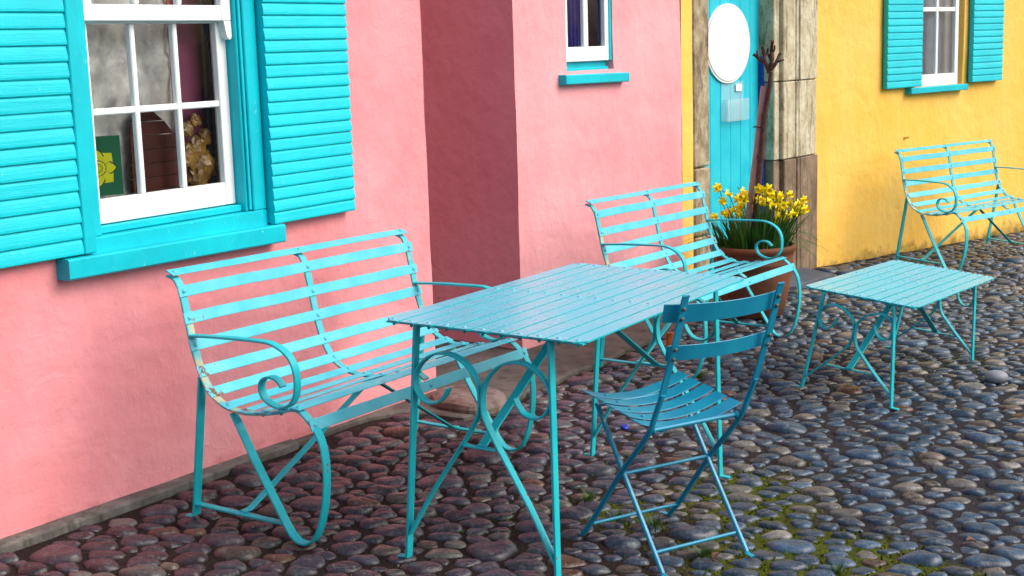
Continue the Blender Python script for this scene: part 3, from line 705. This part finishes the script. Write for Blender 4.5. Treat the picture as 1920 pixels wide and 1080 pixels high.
DO = dr.build("door", DOORP, H3)
mb = MB(); mb.box(3.200, 3.222, .110, .148, .02, 1.52, .003); mb.build("door_edge_shade", DOOR_SHADE, DO)  # shade at the door's edge, put in as a dark blue bar
# long wall window
WF = empty("window", (0, 0, 0)); WF.parent = H3; WF.location = to3(0, 0, 0); WF.rotation_euler = (0, 0, A3-A2)
f = MB(); f.box(1.24, 2.157, -.06, .06, 1.165, 1.214, .005); f.build("sill", SHUT_EDGE, WF)
sash(WF, 1.42, 2.105, 1.216, 2.42, .05, 2, 2, .055, .095, .05, .036, "casement")
f = MB(); f.box(1.361, 1.419, .03, .09, 1.216, 2.44, .003); f.build("frame_post", WHITE, WF)
def shut3(x0, x1):
    s__ = shutter(H3, x0, x1, 1.222, 2.45, .0545, .0, .0, .045); s__.location = to3(0, 0, 0); s__.rotation_euler = (0, 0, A3-A2); return s__
shut3(.885, 1.405); shut3(2.235, 2.755)
pane_item("grey_blind", lambda m: m.box(0, .80, 0, .006, 0, 1.2, .001), GREYC, 1.42, -.12, 1.235, O3, A3, "plain grey blind drawn behind the panes of the yellow house window", "blind")
# oval sign and leaflet holder on the door
def oval(mb, cx, cz, rx, rz, y0, y1, n=48):
    mb.prism([(cx+rx*math.cos(2*math.pi*k/n), cz+rz*math.sin(2*math.pi*k/n)) for k in range(n)], y0, y1)
sg = empty("oval_sign", wl(O2, A2, 2.715, -.149, 1.62), A2); tag(sg, "large blank white oval sign fixed to the turquoise plank door", "sign")
mb = MB(); oval(mb, 0, 0, .328, .270, -.014, -.001); mb.build("rim", SIGNW, sg)
mb = MB(); oval(mb, 0, 0, .318, .258, -.0165, -.0142); mb.build("inner_line", SIGNB, sg)
mb = MB(); oval(mb, 0, 0, .312, .253, -.0185, -.0167); mb.build("face", SIGNW, sg)
lh = empty("leaflet_holder", wl(O2, A2, 2.63, -.149, 1.09), A2); tag(lh, "clear plastic leaflet holder below the oval sign on the door", "holder")
mb = MB(); mb.box(0, .33, -.004, -.001, 0, .27, .001).box(0, .33, -.05, -.047, 0, .15, .001).box(0, .33, -.047, -.004, 0, .003).box(0, .003, -.047, -.004, .003, .15).box(.327, .33, -.047, -.004, .003, .15); mb.build("tray", PLASTIC, lh)
mb = MB(); mb.box(.20, .29, -.012, -.006, .20, .25, .001); mb.build("paper_tab", SIGNW, lh)
# hook stub on the yellow wall
mb = MB(); mb.tube([(0, 0, 0), (0, -.03, 0), (.004, -.045, .006)], [.010, .009, .006], 8).dome((0, -.001, 0), (0, -1, 0), .018, .012)
hk = mb.build("wall_stud", YELLOW); hk.location = wl(O3, A3, 1.237, 0, .816); hk.rotation_euler = (0, 0, A3); tag(hk, "small yellow painted stud sticking out of the wall left of the far bench", "stud")
# flat rock lying on the slab
def lump(name, pts, z0, h, mat, seed=0):
    mb = MB(); n = 30; P = smooth_path([(x, y, 0) for x, y in pts+[pts[0]]], 5)[:-1]; c_ = sum(P, Vector())/len(P); V = []
    rings = ((1.0, 0), (1.0, .45), (.95, .8), (.75, 1.0), (.4, 1.02), (.05, 1.0))
    for k, hh in rings:
        for p in P:
            q = c_+(p-c_)*k*(1+.05*noise.noise(p*9+Vector((0, 0, seed))))
            V.append((q.x, q.y, gz(q.x, q.y)+z0+h*hh*(1+.25*noise.noise(Vector((q.x*7, q.y*7, hh+seed))))))
    m_ = len(P); mb.add(V, [(i*m_+k, i*m_+(k+1) % m_, (i+1)*m_+(k+1) % m_, (i+1)*m_+k) for i in range(len(rings)-1) for k in range(m_)], False)
    mb.add(V[-m_:], [tuple(range(m_))]); return mb.build(name, mat)
tag(lump("flat_rock", [(-.40, 6.36), (-.36, 6.52), (-.20, 6.60), (-.06, 6.47), (-.06, 6.27), (-.18, 6.15), (-.34, 6.22)], .0, .055, ROCK), "flat reddish brown rock lying under the right end of the nearest bench", "rock")
mb = MB(); V = []
for a in range(13):
    for k in range(20):
        th_, ph_ = math.pi*a/12, 2*math.pi*k/20; V.append((.058*math.sin(th_)*math.cos(ph_)*(1+.06*math.cos(ph_)), .048*math.sin(th_)*math.sin(ph_), .034*math.cos(th_)))
mb.add(V, [(a*20+k, (a+1)*20+k, (a+1)*20+(k+1) % 20, a*20+(k+1) % 20) for a in range(12) for k in range(20)], True); o = mb.build("pebble", PEB); o.location = (2.43, 6.92, gz(2.43, 6.92)+.020)
tag(o, "smooth pale rounded pebble on the cobbles right of the low table", "pebble")

# ------------------------------------------------------------------ benches
HW = 1.31136/2
PROF = [(.058, .864), (.015, .805), (-.007, .713), (-.029, .621), (-.061, .531), (-.106, .461), (-.178, .421), (-.257, .412), (-.335, .418), (-.414, .433), (-.492, .451), (-.552, .408)]
def pose_m(q):
    x, y, z, a, tx, ty = q
    return Matrix.Translation((x, y, z)) @ Matrix.Rotation(a, 4, 'Z') @ Matrix.Rotation(tx, 4, 'X') @ Matrix.Rotation(ty, 4, 'Y')
def make_bench():
    root = empty("garden_bench")
    prof3 = lambda x: [(x, .075, .852)]+[(x, y, z) for y, z in PROF[1:]]
    # straps
    for x in (-HW, 0, HW):
        pts = [(x, .072, .855), (x, .040, .845), (x, .022, .820)]+[(x, y, z) for y, z in PROF[1:]]
        if x == 0: pts = pts[:-1]+[(x, -.54, .43)]
        sp_ = smooth_path(pts, 4); mb = MB(); mb.sweep(sp_, (1, 0, 0), .034, .008); mb.build("back_strap", STRAP, root)
    cen = [Vector((0, y, z)) for y, z in PROF]
    for i, (y, z) in enumerate(PROF):
        if i == 0: T = Vector((0, 1, -.05)).normalized(); nrm = Vector((0, -.42, .9)).normalized(); T = Vector((0, .9, .42)); yy, zz_, w_ = .050, .862, .038
        else:
            a = cen[i-1]; b_ = cen[min(i+1, len(cen)-1)]; T = (a-b_).normalized()
            if i == 1: T = (cen[1]-cen[2]).normalized()
            if i == 11: T = Vector((0, .35, .94)).normalized()
            if i == 10: T = Vector((0, 1, .05)).normalized()
            nrm = Vector((0, T.z, -T.y)) if T.z > .3 else Vector((0, -T.z, T.y))
            if i == 10: nrm = Vector((0, -.05, 1))
            if nrm.z < 0 and i not in (11,) and T.z < .3: nrm = -nrm
            if T.z >= .3: nrm = Vector((0, -T.z, T.y)) if (T.y >= 0 or True) else nrm
            yy, zz_, w_ = y, z, .040
        nrm = nrm.normalized(); off = .0065
        P0 = Vector((0, yy, zz_))+nrm*off
        mb = MB(); e = HW+.024
        # slight sag/handmade wobble
        path = [P0+Vector((x, 0, random.gauss(0, .0006))) for x in np.linspace(-e, e, 9)]
        mb.sweep(path, T, w_, .0045)
        for x in (-HW, 0, HW): mb.dome(P0+Vector((x, 0, 0))+nrm*.002, nrm, .0095, .0055)
        if 5 < i < 11:
            for x in (-HW, HW): mb.dome(P0+Vector((x, 0, 0))-nrm*.0095, -nrm, .006, .008, 6)
        mb.build("slat", BENCH, root)
    front = [(-.552, .410), (-.574, .380), (-.592, .337), (-.601, .276), (-.601, .211), (-.592, .138), (-.574, .071), (-.552, .025), (-.526, .003), (-.497, -.004), (-.468, .004), (-.439, .030), (-.384, .112), (-.295, .248), (-.229, .359), (-.201, .404)]
    arm = [(-.024, .654), (-.09, .658), (-.171, .662), (-.338, .666), (-.389, .662), (-.43, .647), (-.463, .622), (-.482, .588), (-.488, .548), (-.484, .502), (-.462, .468), (-.421, .450), (-.380, .456), (-.348, .473), (-.333, .500), (-.336, .528), (-.356, .545), (-.384, .549), (-.409, .541), (-.427, .522)]
    for x in (-HW, HW):
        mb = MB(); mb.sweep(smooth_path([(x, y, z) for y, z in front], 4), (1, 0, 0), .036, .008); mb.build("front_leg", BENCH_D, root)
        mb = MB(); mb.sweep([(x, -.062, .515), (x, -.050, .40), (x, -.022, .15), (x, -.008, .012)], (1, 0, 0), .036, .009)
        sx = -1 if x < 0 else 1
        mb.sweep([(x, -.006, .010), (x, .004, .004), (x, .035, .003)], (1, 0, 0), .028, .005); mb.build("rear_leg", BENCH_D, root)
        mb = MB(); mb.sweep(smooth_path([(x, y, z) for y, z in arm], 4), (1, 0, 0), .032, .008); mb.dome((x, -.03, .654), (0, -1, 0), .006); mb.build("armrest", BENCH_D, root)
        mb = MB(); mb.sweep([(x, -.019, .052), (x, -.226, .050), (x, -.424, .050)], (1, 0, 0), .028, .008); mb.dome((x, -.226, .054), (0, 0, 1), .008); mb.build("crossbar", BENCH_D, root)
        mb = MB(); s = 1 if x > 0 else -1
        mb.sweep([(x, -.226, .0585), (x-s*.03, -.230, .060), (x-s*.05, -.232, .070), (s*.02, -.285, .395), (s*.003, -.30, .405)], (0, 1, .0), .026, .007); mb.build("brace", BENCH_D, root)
    return root
def copy_tree(o, parent=None):
    c = o.copy(); C.objects.link(c)
    if parent: c.parent = parent
    for ch in list(o.children): copy_tree(ch, c)
    return c
bench = make_bench()
poses = [(-.7918, 5.308, .036, 1.0103, .0176, .0192), (.7876, 7.7144, -.0379, 1.0102, .0098, .0244), (3.5104, 11.3124, -.1148, .7041, .0611, .0044)]
labs = ["turquoise slatted bench under the large shuttered window, rust along its top rail",
        "turquoise slatted bench in front of the flower pot, behind the long table",
        "turquoise slatted bench against the yellow wall, cut off by the right edge"]
bs = [bench, copy_tree(bench), copy_tree(bench)]
for b_, q, l in zip(bs, poses, labs): b_.matrix_world = pose_m(q); tag(b_, l, "bench", "turquoise slatted benches along the houses")

# ------------------------------------------------------------------ tables
def make_table(name, hl, ni, pitch, H, lx, ly, fx_, fy_, scl, bar_z, bar_y, diag, mat, rowx):
    root = empty(name)
    hw = pitch*ni/2
    for i in range(ni):
        yc = (i-(ni-1)/2)*pitch; half = (pitch-.0072)/2; e = hl
        # outer slats have cut corners
        y0, y1 = yc-half, yc+half; c0 = .0; ch = .034
        if i == 0: poly = [(-e+ch, y0), (e-ch, y0), (e, y0+ch), (e, y1), (-e, y1), (-e, y0+ch)]
        elif i == ni-1: poly = [(-e, y0), (e, y0), (e, y1-ch), (e-ch, y1), (-e+ch, y1), (-e, y1-ch)]
        else: poly = [(-e, y0+.006), (-e+.006, y0), (e-.006, y0), (e, y0+.006), (e, y1-.006), (e-.006, y1), (-e+.006, y1), (-e, y1-.006)]
        n = len(poly); mb = MB(); dz = random.gauss(0, .0005); b0 = .0003
        cx, cy = 0, yc
        def inset(p): return (p[0]-math.copysign(b0, p[0]), yc+(p[1]-yc)*(1-b0/half))
        V = [(x, y, H-.0055+dz) for x, y in poly]+[(x, y, H-b0+dz) for x, y in poly]+[(*inset(p), H+dz) for p in poly]
        mb.add(V, [tuple(range(n-1, -1, -1))]+[(k, (k+1) % n, n+(k+1) % n, n+k) for k in range(n)]+[(n+k, n+(k+1) % n, 2*n+(k+1) % n, 2*n+k) for k in range(n)]+[tuple(2*n+k for k in range(n))])
        ntop = len(mb.f)-1
        for x in rowx: mb.dome((x, yc, H+dz), (0, 0, 1), .0085, .0035, 10); mb.dome((x, yc, H-.012+dz), (0, 0, -1), .006, .009, 6)
        so_ = mb.build("slat", BENCH_D, root); so_.data.materials.append(mat); so_.data.polygons[ntop].material_index = 1  # top faces get a paler colour: sky sheen painted in
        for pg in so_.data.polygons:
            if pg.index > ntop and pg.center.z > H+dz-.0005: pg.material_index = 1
    for x in rowx:
        mb = MB(); mb.sweep([(x, -hw+.012, H-.0088), (x, hw-.012, H-.0088)], (1, 0, 0), .028, .0055); mb.build("rail", BENCH_D, root)
    for sx in (-1, 1):
        for sy in (-1, 1):
            mb = MB(); top = Vector((sx*lx, sy*ly, H-.012)); bot = Vector((sx*fx_, sy*fy_, .004))
            mb.sweep([top, bot], (1, 0, 0), .032, .009)
            mb.sweep([bot+Vector((0, -sy*.003, 0)), bot+Vector((sx*.0, sy*.012, -.001)), bot+Vector((0, sy*.038, -.002))], (1, 0, 0), .026, .005)
            mb.build("leg", BENCH_D, root)
            pts = [(sx*(lx+(fx_-lx)*(1-z/H)), sy*abs(y) if k > -1 else y, z) for k, (y, z) in enumerate(scl)]
            pts = [(p[0], sy*y, z) for p, (y, z) in zip(pts, scl)]
            mb = MB(); mb.sweep(smooth_path(pts, 4), (1, 0, 0), .030, .0075); mb.build("scroll", BENCH_D, root)
        mb = MB(); mb.sweep([(sx*fx_*.997, -bar_y, bar_z), (sx*fx_*.997, bar_y, bar_z)], (1, 0, 0), .024, .006); mb.build("crossbar", BENCH_D, root)
        mb = MB(); mb.sweep([(sx*(diag[0][0]+.015), 0, diag[0][1]-.002), (sx*diag[0][0], 0, diag[0][1]), (sx*diag[1][0], 0, diag[1][1])], (0, 1, 0), .032, .007); mb.build("brace", BENCH_D, root)
    return root
SC1 = [(.120, .585), (.132, .563), (.150, .543), (.174, .533), (.201, .533), (.224, .546), (.242, .572), (.247, .603), (.238, .634), (.214, .664), (.185, .685), (.150, .697), (.110, .696), (.071, .682), (.039, .656), (.016, .622), (.006, .590), (.004, .555), (.010, .515), (.029, .477), (.060, .425), (.098, .368), (.18, .240), (.268, .085)]
T1 = make_table("slatted_table", .668, 11, .0664, .787, .647, .242, .659, .277, SC1, .412, .060, ((.645, .418), (.03, .765)), TABLE, (-.642, 0, .642))
T1.matrix_world = pose_m((.2101, 4.8086, -.0012, 1.0373, .0261, .0107))
tag(T1, "long turquoise slatted iron dining table with scrolled ends in the centre foreground", "table")
SC2 = [(.092, .371), (.101, .343), (.121, .320), (.148, .312), (.174, .332), (.182, .372), (.170, .408), (.142, .427), (.104, .431), (.060, .416), (.024, .388), (.006, .352), (.005, .300), (.022, .250), (.056, .212), (.108, .158), (.160, .108), (.212, .058)]
T2 = make_table("low_slatted_table", .629, 9, .0629, .494, .621, .173, .622, .224, SC2, .138, .120, ((.622, .146), (.03, .470)), TABLE, (-.605, 0, .605))
T2.matrix_world = pose_m((1.9271, 7.0111, -.0721, .9558, .1086, .0402))
tag(T2, "low turquoise slatted iron coffee table with scrolled ends on open cobbles at right", "table")

# ------------------------------------------------------------------ folding chair
def make_chair():
    r = empty("folding_chair"); wo, wi, ws = .187, .173, .205
    up = [(-.175, .925), (-.163, .894), (-.129, .781), (-.096, .690), (-.062, .596), (-.028, .525), (0, .466), (.06, .393), (.161, .280), (.300, .100), (.381, .006)]
    for s in (-1, 1):
        mb = MB(); p = smooth_path([(s*wo, y, z) for y, z in up], 3); mb.sweep(p[:13], (1, 0, 0), .026, .007); 
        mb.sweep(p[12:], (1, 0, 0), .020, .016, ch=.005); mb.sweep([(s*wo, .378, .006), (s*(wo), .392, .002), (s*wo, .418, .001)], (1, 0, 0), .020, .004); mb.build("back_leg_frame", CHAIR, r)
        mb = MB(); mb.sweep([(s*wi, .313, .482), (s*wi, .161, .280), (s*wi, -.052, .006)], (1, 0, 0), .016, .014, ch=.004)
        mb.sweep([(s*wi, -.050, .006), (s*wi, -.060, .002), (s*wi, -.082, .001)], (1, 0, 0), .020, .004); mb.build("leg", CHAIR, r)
    def rod(y, z, h, rad=.006, knob=False):
        mb = MB(); mb.tube([(-h, y, z), (h, y, z)], rad, 8)
        if knob:
            for s in (-1, 1): mb.dome((s*(h-.004), y, z), (-s, 0, 0), .014, .012).dome((s*(h-.004), y, z), (s, 0, 0), .014, .006)
        mb.build("stretcher", CHAIR, r)
    rod(.010, .462, wo-.012, .0075, True); rod(.161, .280, wo+.004); rod(.333, .058, wo); rod(-.003, .060, wi); rod(.308, .478, wi)
    # seat: side rails + five dished slats
    for s in (-1, 1):
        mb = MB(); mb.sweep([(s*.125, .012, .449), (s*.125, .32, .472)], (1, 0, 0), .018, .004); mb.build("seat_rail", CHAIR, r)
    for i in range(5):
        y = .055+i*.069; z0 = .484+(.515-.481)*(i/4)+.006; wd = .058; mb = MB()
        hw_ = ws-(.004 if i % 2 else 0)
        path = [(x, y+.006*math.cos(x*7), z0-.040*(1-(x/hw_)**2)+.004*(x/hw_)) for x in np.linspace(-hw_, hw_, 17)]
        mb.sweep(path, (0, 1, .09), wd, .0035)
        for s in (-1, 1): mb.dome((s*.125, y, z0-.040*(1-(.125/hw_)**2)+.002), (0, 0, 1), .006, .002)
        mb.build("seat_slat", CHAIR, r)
    # backrest slats bow backwards between the uprights
    for (yc, zc, hh, l_, r_) in ((-.143, .865, .062, .232, .232), (-.098, .733, .052, .195, .232)):
        mb = MB(); path = [(x, yc+.012+.030*((x/.2)**2-1)+.0, zc-.004*(1-(x/.2)**2)) for x in np.linspace(-l_, r_, 15)]
        path = [(x, y if abs(x) < .2 else y, z) for x, y, z in path]
        T = Vector((0, -.27, .96)); mb.sweep(path, T, hh, .0035)
        b_ = mb.build("back_slat", CHAIR, r)
        for s in (-1, 1):
            for dz in (.016, -.016):
                zz_ = zc+dz; yy = -.163+(.894-zz_)*.30-.006; bm_ = MB(); bm_.dome((s*wo, yy-.001, zz_), (0, -1, -.28), .0075, .004); bm_.build("bolt", STEEL, b_)
    return r
CH = make_chair(); CH.matrix_world = pose_m((.572, 4.376, -.021, math.radians(30.91), math.radians(1.12), math.radians(.48)))
tag(CH, "dark teal folding slatted chair with its back towards the viewer beside the long table", "chair")

# ------------------------------------------------------------------ pot, tree, daffodils
PC = Vector((1.505, 8.66, 0)); pz = gz(PC.x, PC.y)+.002
pot = empty("flower_pot", (PC.x, PC.y, pz)); tag(pot, "big terracotta pot of daffodils in front of the turquoise door", "pot")
mb = MB(); lathe(mb, [(.0, .0), (.175, .0), (.19, .008), (.215, .12), (.238, .27), (.243, .325), (.246, .330), (.246, .345), (.242, .352), (.250, .385), (.252, .400), (.262, .408), (.266, .425), (.264, .440), (.252, .446), (.240, .440), (.236, .40), (.0, .395)], 64); mb.build("pot_body", TERRA, pot)
mb = MB(); V = []
for a in range(9):
    for k in range(32):
        r = .238*a/8; V.append((r*math.cos(k*math.pi/16), r*math.sin(k*math.pi/16), .405+.02*noise.noise(Vector((r*12, k*.7, 1)))+.015*(1-a/8)))
mb.add(V, [(a*32+k, a*32+(k+1) % 32, (a+1)*32+(k+1) % 32, (a+1)*32+k) for a in range(8) for k in range(32)], True); mb.build("soil", SOIL, pot)
SK = 8.68/8.9
def pp(x, z, dy=0.): k = SK+dy/8.9; return Vector((x*k, 8.9*k, 1.65+(z-1.65)*k))
tree = empty("young_tree", (PC.x, PC.y, pz+.40)); tag(tree, "bare pollarded young tree with knobbly head growing from the terracotta pot", "tree")
def tp(x, z, dy=0.): return pp(x, z, dy)-Vector(tree.location)
mb = MB(); tr = [(1.545, .42), (1.560, .60), (1.575, .75), (1.594, .95), (1.604, 1.08), (1.617, 1.19), (1.643, 1.34), (1.652, 1.44)]
pth = smooth_path([tp(x+.008, z, -.03) for x, z in tr], 5); rad = [(.020-.007*i/len(pth))*(1+.16*noise.noise(Vector((i*.7, 0, 0))))+(.006 if i in (14, 24) else 0) for i in range(len(pth))]
mb.tube(pth, rad, 10); mb.build("trunk", BARK, tree)
for pts, r0 in (([(1.650, 1.435), (1.627, 1.488), (1.590, 1.52), (1.553, 1.551)], .013), ([(1.650, 1.45), (1.626, 1.50), (1.619, 1.545), (1.606, 1.60)], .013), ([(1.652, 1.45), (1.668, 1.52), (1.664, 1.57), (1.670, 1.632)], .014),
                ([(1.655, 1.45), (1.690, 1.49), (1.712, 1.54), (1.722, 1.552)], .013), ([(1.700, 1.50), (1.722, 1.508), (1.738, 1.512)], .008), ([(1.619, 1.53), (1.637, 1.56), (1.641, 1.585)], .008), ([(1.59, 1.52), (1.575, 1.55), (1.574, 1.572)], .007), ([(1.667, 1.55), (1.684, 1.58), (1.683, 1.60)], .007), ([(1.65, 1.46), (1.66, 1.50), (1.645, 1.55)], .010)):
    P = smooth_path([tp(x, z, random.uniform(-.03, .03) if k else 0) for k, (x, z) in enumerate(pts)], 3)
    rr = [r0*(1-.35*i/len(P))*(1+.28*noise.noise(Vector((i*1.3, r0*900, pts[0][0])))) for i in range(len(P))]; rr[-1] *= 1.25
    mb = MB(); mb.tube(P, rr, 7); mb.build("branch", BARK, tree)
mb = MB(); mb.sweep([pp(1.500, .40, -.01), pp(1.567, .93, -.01), pp(1.616, 1.352, -.01)], (1, 0, 0), .034, .022, ch=.002)
stk = mb.build("tree_stake", STAKE); tag(stk, "flat pinkish timber stake leaning against the young tree in the pot", "stake")
mb = MB(); mb.tube([pp(1.575+.022*math.cos(a), 1.10+.002*math.sin(a*2), -.012+.0*a)+Vector((0, .034*math.sin(a), 0)) for a in np.linspace(0, 6.28, 14)], .004, 6); tag(mb.build("tree_tie", DARK), "dark tie round the young tree and its stake", "tie")
FL = [(1.321, .723), (1.382, .681), (1.48, .695), (1.452, .648), (1.49, .633), (1.464, .596), (1.464, .553), (1.372, .556), (1.419, .576), (1.301, .535), (1.551, .655), (1.57, .626), (1.612, .625), (1.546, .598), (1.589, .706), (1.642, .704), (1.669, .67), (1.702, .641), (1.697, .608), (1.664, .604), (1.739, .597), (1.721, .569), (1.702, .532), (1.691, .489), (1.758, .54), (1.782, .667), (1.782, .615), (1.871, .631), (1.815, .58), (1.843, .551), (1.876, .569), (1.796, .543), (1.635, .672), (1.835, .602), (1.49, .665), (1.388, .565), (1.585, .640), (1.715, .660)]
FL += [(1.40+.0*k+random.uniform(-.05, .40), random.uniform(.50, .66)) for k in range(6)]
for k, (x, z) in enumerate(FL):
    dy = random.uniform(-.16, .14); p = pp(x, z, dy); bx = PC.x+(p.x-PC.x)*.55+random.uniform(-.03, .03); by = PC.y+(p.y-PC.y)*.7
    r2 = math.hypot(bx-PC.x, by-PC.y)
    if r2 > .2: bx = PC.x+(bx-PC.x)*.2/r2; by = PC.y+(by-PC.y)*.2/r2
    base_ = Vector((bx, by, pz+.40)); root = empty("daffodil", base_)
    tag(root, "yellow daffodil flowering in the terracotta pot", "daffodil", "daffodils in the terracotta pot")
    fp = p-base_; az = random.uniform(0, 6.28); face = Vector((math.cos(az)*.7+.15, -abs(math.sin(az))*.8-.2, random.uniform(-.35, .15))).normalized()
    neck = fp-face*.018+Vector((0, 0, .012))
    mb = MB(); mb.tube(smooth_path([(0, 0, 0), Vector((fp.x*.25, fp.y*.25, fp.z*.5)), Vector((fp.x*.75, fp.y*.75, fp.z*.93)), neck+Vector((0, 0, .006))-face*.012, neck, fp-face*.004], 3), .0028, 6); mb.build("stem", STEMM, root)
    a = face.orthogonal().normalized(); b_ = face.cross(a); R_ = random.uniform(.031, .040)
    mb = MB()
    for q in range(6):
        t = q*math.pi/3+random.uniform(-.12, .12); d = a*math.cos(t)+b_*math.sin(t); e = face.cross(d); o_ = face*(.0015 if q % 2 else -.0015)
        bend = random.uniform(-.25, .2)
        mb.add([fp+o_, fp+d*R_*.45+e*R_*.30+face*bend*.006+o_, fp+d*R_*.78+e*R_*.20+face*bend*.012, fp+d*R_+face*bend*.018, fp+d*R_*.78-e*R_*.20+face*bend*.012, fp+d*R_*.45-e*R_*.30+face*bend*.006+o_, fp+d*R_*.6+face*.004],
               [(0, 1, 6), (1, 2, 6), (2, 3, 6), (3, 4, 6), (4, 5, 6), (5, 0, 6)], True)
    mb.build("petals", PETAL, root)
    mb = MB(); V = []; n = 12; L_ = R_*.85
    for f_, r in ((0, .28), (.45, .25), (.85, .30), (1.0, .42)):
        for q in range(n):
            t = q*2*math.pi/n; rr = R_*r*(1+(.13 if q % 2 and f_ == 1 else 0)); V.append(fp+face*L_*f_+(a*math.cos(t)+b_*math.sin(t))*rr)
    mb.add(V, [(i*n+q, i*n+(q+1) % n, (i+1)*n+(q+1) % n, (i+1)*n+q) for i in range(3) for q in range(n)], True)
    mb.add([fp+face*L_*.35]+V[n:2*n], [(0, 1+q, 1+(q+1) % n) for q in range(n)], True); mb.build("trumpet", TRUMP, root)
mb = MB()
def blade(b0, tip, wd, droop):
    b0 = Vector(b0); tip = Vector(tip); d = tip-b0; n = 7; V = []; side = Vector((d.y, -d.x, 0)); 
    side = (side.normalized() if side.length > 1e-4 else Vector((1, 0, 0))); tw = random.uniform(-1, 1); side = (side+Vector((0, 0, 0))+Vector((random.uniform(-.8, .8), random.uniform(-.8, .8), 0))).normalized()
    for i in range(n):
        t = i/(n-1); p = b0+Vector((d.x*t**1.5, d.y*t**1.5, d.z*t+droop*4*t*(1-t)*.5)); w_ = wd*(1-t**2.5)+.0004
        V += [p-side*w_+Vector((0, 0, 0)), p+Vector((0, .0015, 0)), p+side*w_]
    mb.add(V, [(i*3+k, i*3+k+1, (i+1)*3+k+1, (i+1)*3+k) for i in range(n-1) for k in range(2)], True)
for k in range(470):
    a = random.uniform(0, 6.28); r = .22*math.sqrt(random.random()); b0 = (PC.x+r*math.cos(a), PC.y+r*math.sin(a), pz+.40)
    out = (r/.22)*random.uniform(.02, .16)+random.uniform(-.03, .05); L_ = random.uniform(.11, .28)+.03*math.cos(a)
    blade(b0, (b0[0]+math.cos(a)*out, b0[1]+math.sin(a)*out, b0[2]+L_), random.uniform(.0042, .0082), .02)
for k in range(34):
    a = random.gauss(-.05, .55) if k % 3 else math.pi+random.gauss(0, .4); r = .2; b0 = (PC.x+r*math.cos(a), PC.y+r*math.sin(a), pz+.41)
    out = random.uniform(.16, .33); blade(b0, (b0[0]+math.cos(a)*out, b0[1]+math.sin(a)*out, b0[2]+random.uniform(-.10, .14)), random.uniform(.004, .006), random.uniform(.10, .18))
tag(mb.build("daffodil_leaves", LEAF), "mass of dark green strap leaves filling and spilling over the pot", "leaves", kind='stuff')

# ------------------------------------------------------------------ small things on the ground
def tuft(x, y, n, h, label):
    mb = MB()
    for _ in range(n):
        a = random.uniform(0, 6.28); r = abs(random.gauss(0, .022)); bx, by = r*math.cos(a), r*math.sin(a); L_ = h*random.uniform(.5, 1.1); ln = random.uniform(.2, .9)*L_
        dx, dy = math.cos(a)*ln, math.sin(a)*ln; w_ = .0016; sx, sy = -math.sin(a)*w_, math.cos(a)*w_
        mb.add([(bx-sx, by-sy, 0), (bx+sx, by+sy, 0), (bx+dx*.45+sx, by+dy*.45+sy, L_*.7), (bx+dx*.45-sx, by+dy*.45-sy, L_*.7), (bx+dx, by+dy, L_)], [(0, 1, 2, 3), (3, 2, 4)])
    o = mb.build("grass_tuft", GRASS); o.location = (x, y, gz(x, y)-.014); tag(o, label, "grass")
tuft(.26, 4.98, 90, .045, "grass tuft between cobbles behind the folding chair's front left foot")
tuft(.47, 4.70, 80, .05, "grass tuft on the cobbles under the middle of the folding chair")
tuft(.60, 4.42, 110, .04, "low grass tuft beside the folding chair's right rear foot")
tuft(.95, 7.0, 60, .04, "small grass tuft on the cobbles seen between the chair's back slats")
tuft(.355, 4.80, 60, .045, "thin grass tuft just right of the folding chair's crossed left legs")
tuft(1.02, 4.30, 50, .035, "small grass tuft in the mossy patch right of the folding chair")
mb = MB(); V = [(random.uniform(-1, 1), random.uniform(-1, 1), 0) for _ in range(0)]
def shard(m):
    n = 9; Vv = [];
    for j, zf in enumerate((0, .25, .55, .8, 1.0)):
        for k in range(n):
            a = k*2*math.pi/n; rr = (.034+.008*noise.noise(Vector((k*1.7, j*1.3, 0))))*(1-.25*zf); Vv.append((rr*math.cos(a), rr*.55*math.sin(a), zf*.085+.006*noise.noise(Vector((k, j, 5)))))
    m.add(Vv, [(i*n+k, i*n+(k+1) % n, (i+1)*n+(k+1) % n, (i+1)*n+k) for i in range(4) for k in range(n)]+[tuple(4*n+k for k in range(n))])
mb = MB(); shard(mb); o = mb.build("broken_tile", AMBER); o.location = (.875, 7.66, gz(.875, 7.66)-.002); tag(o, "orange brown crumpled fragment on the ground behind the folding chair's left upright", "fragment")
mb = MB(); lathe(mb, [(0, 0), (.016, 0), (.018, .003), (.018, .010), (.015, .013), (0, .013)], 20); o = mb.build("bottle_cap", BCAP); o.location = (.472, 5.948, gz(.47, 5.95)+.006); o.rotation_euler = (.3, .2, 0); tag(o, "small bright blue plastic cap on the cobbles beneath the chair seat", "cap")
def dry(x, y, label, s=.028):
    mb = MB(); V = []; 
    for i in range(9):
        t = i/8; w_ = s*.45*math.sin(math.pi*min(t*1.02+.02, 1)); V += [(-s+2*s*t, -w_, .006*math.sin(t*5)+.006), (-s+2*s*t, 0, .002+.006*math.sin(t*5)), (-s+2*s*t, w_, .010*math.sin(t*4)+.007)]
    mb.add(V, [(i*3+k, i*3+k+1, (i+1)*3+k+1, (i+1)*3+k) for i in range(8) for k in range(2)], True)
    o = mb.build("dry_leaf", DLEAF); o.location = (x, y, gz(x, y)+.006); o.rotation_euler = (0, 0, random.uniform(0, 6)); tag(o, label, "leaf")
dry(.64, 4.387, "curled pinkish brown dead leaf beside the folding chair's rear right foot")
dry(1.53, 4.55, "small brown dead leaf on the cobbles near the bottom right corner", .02)
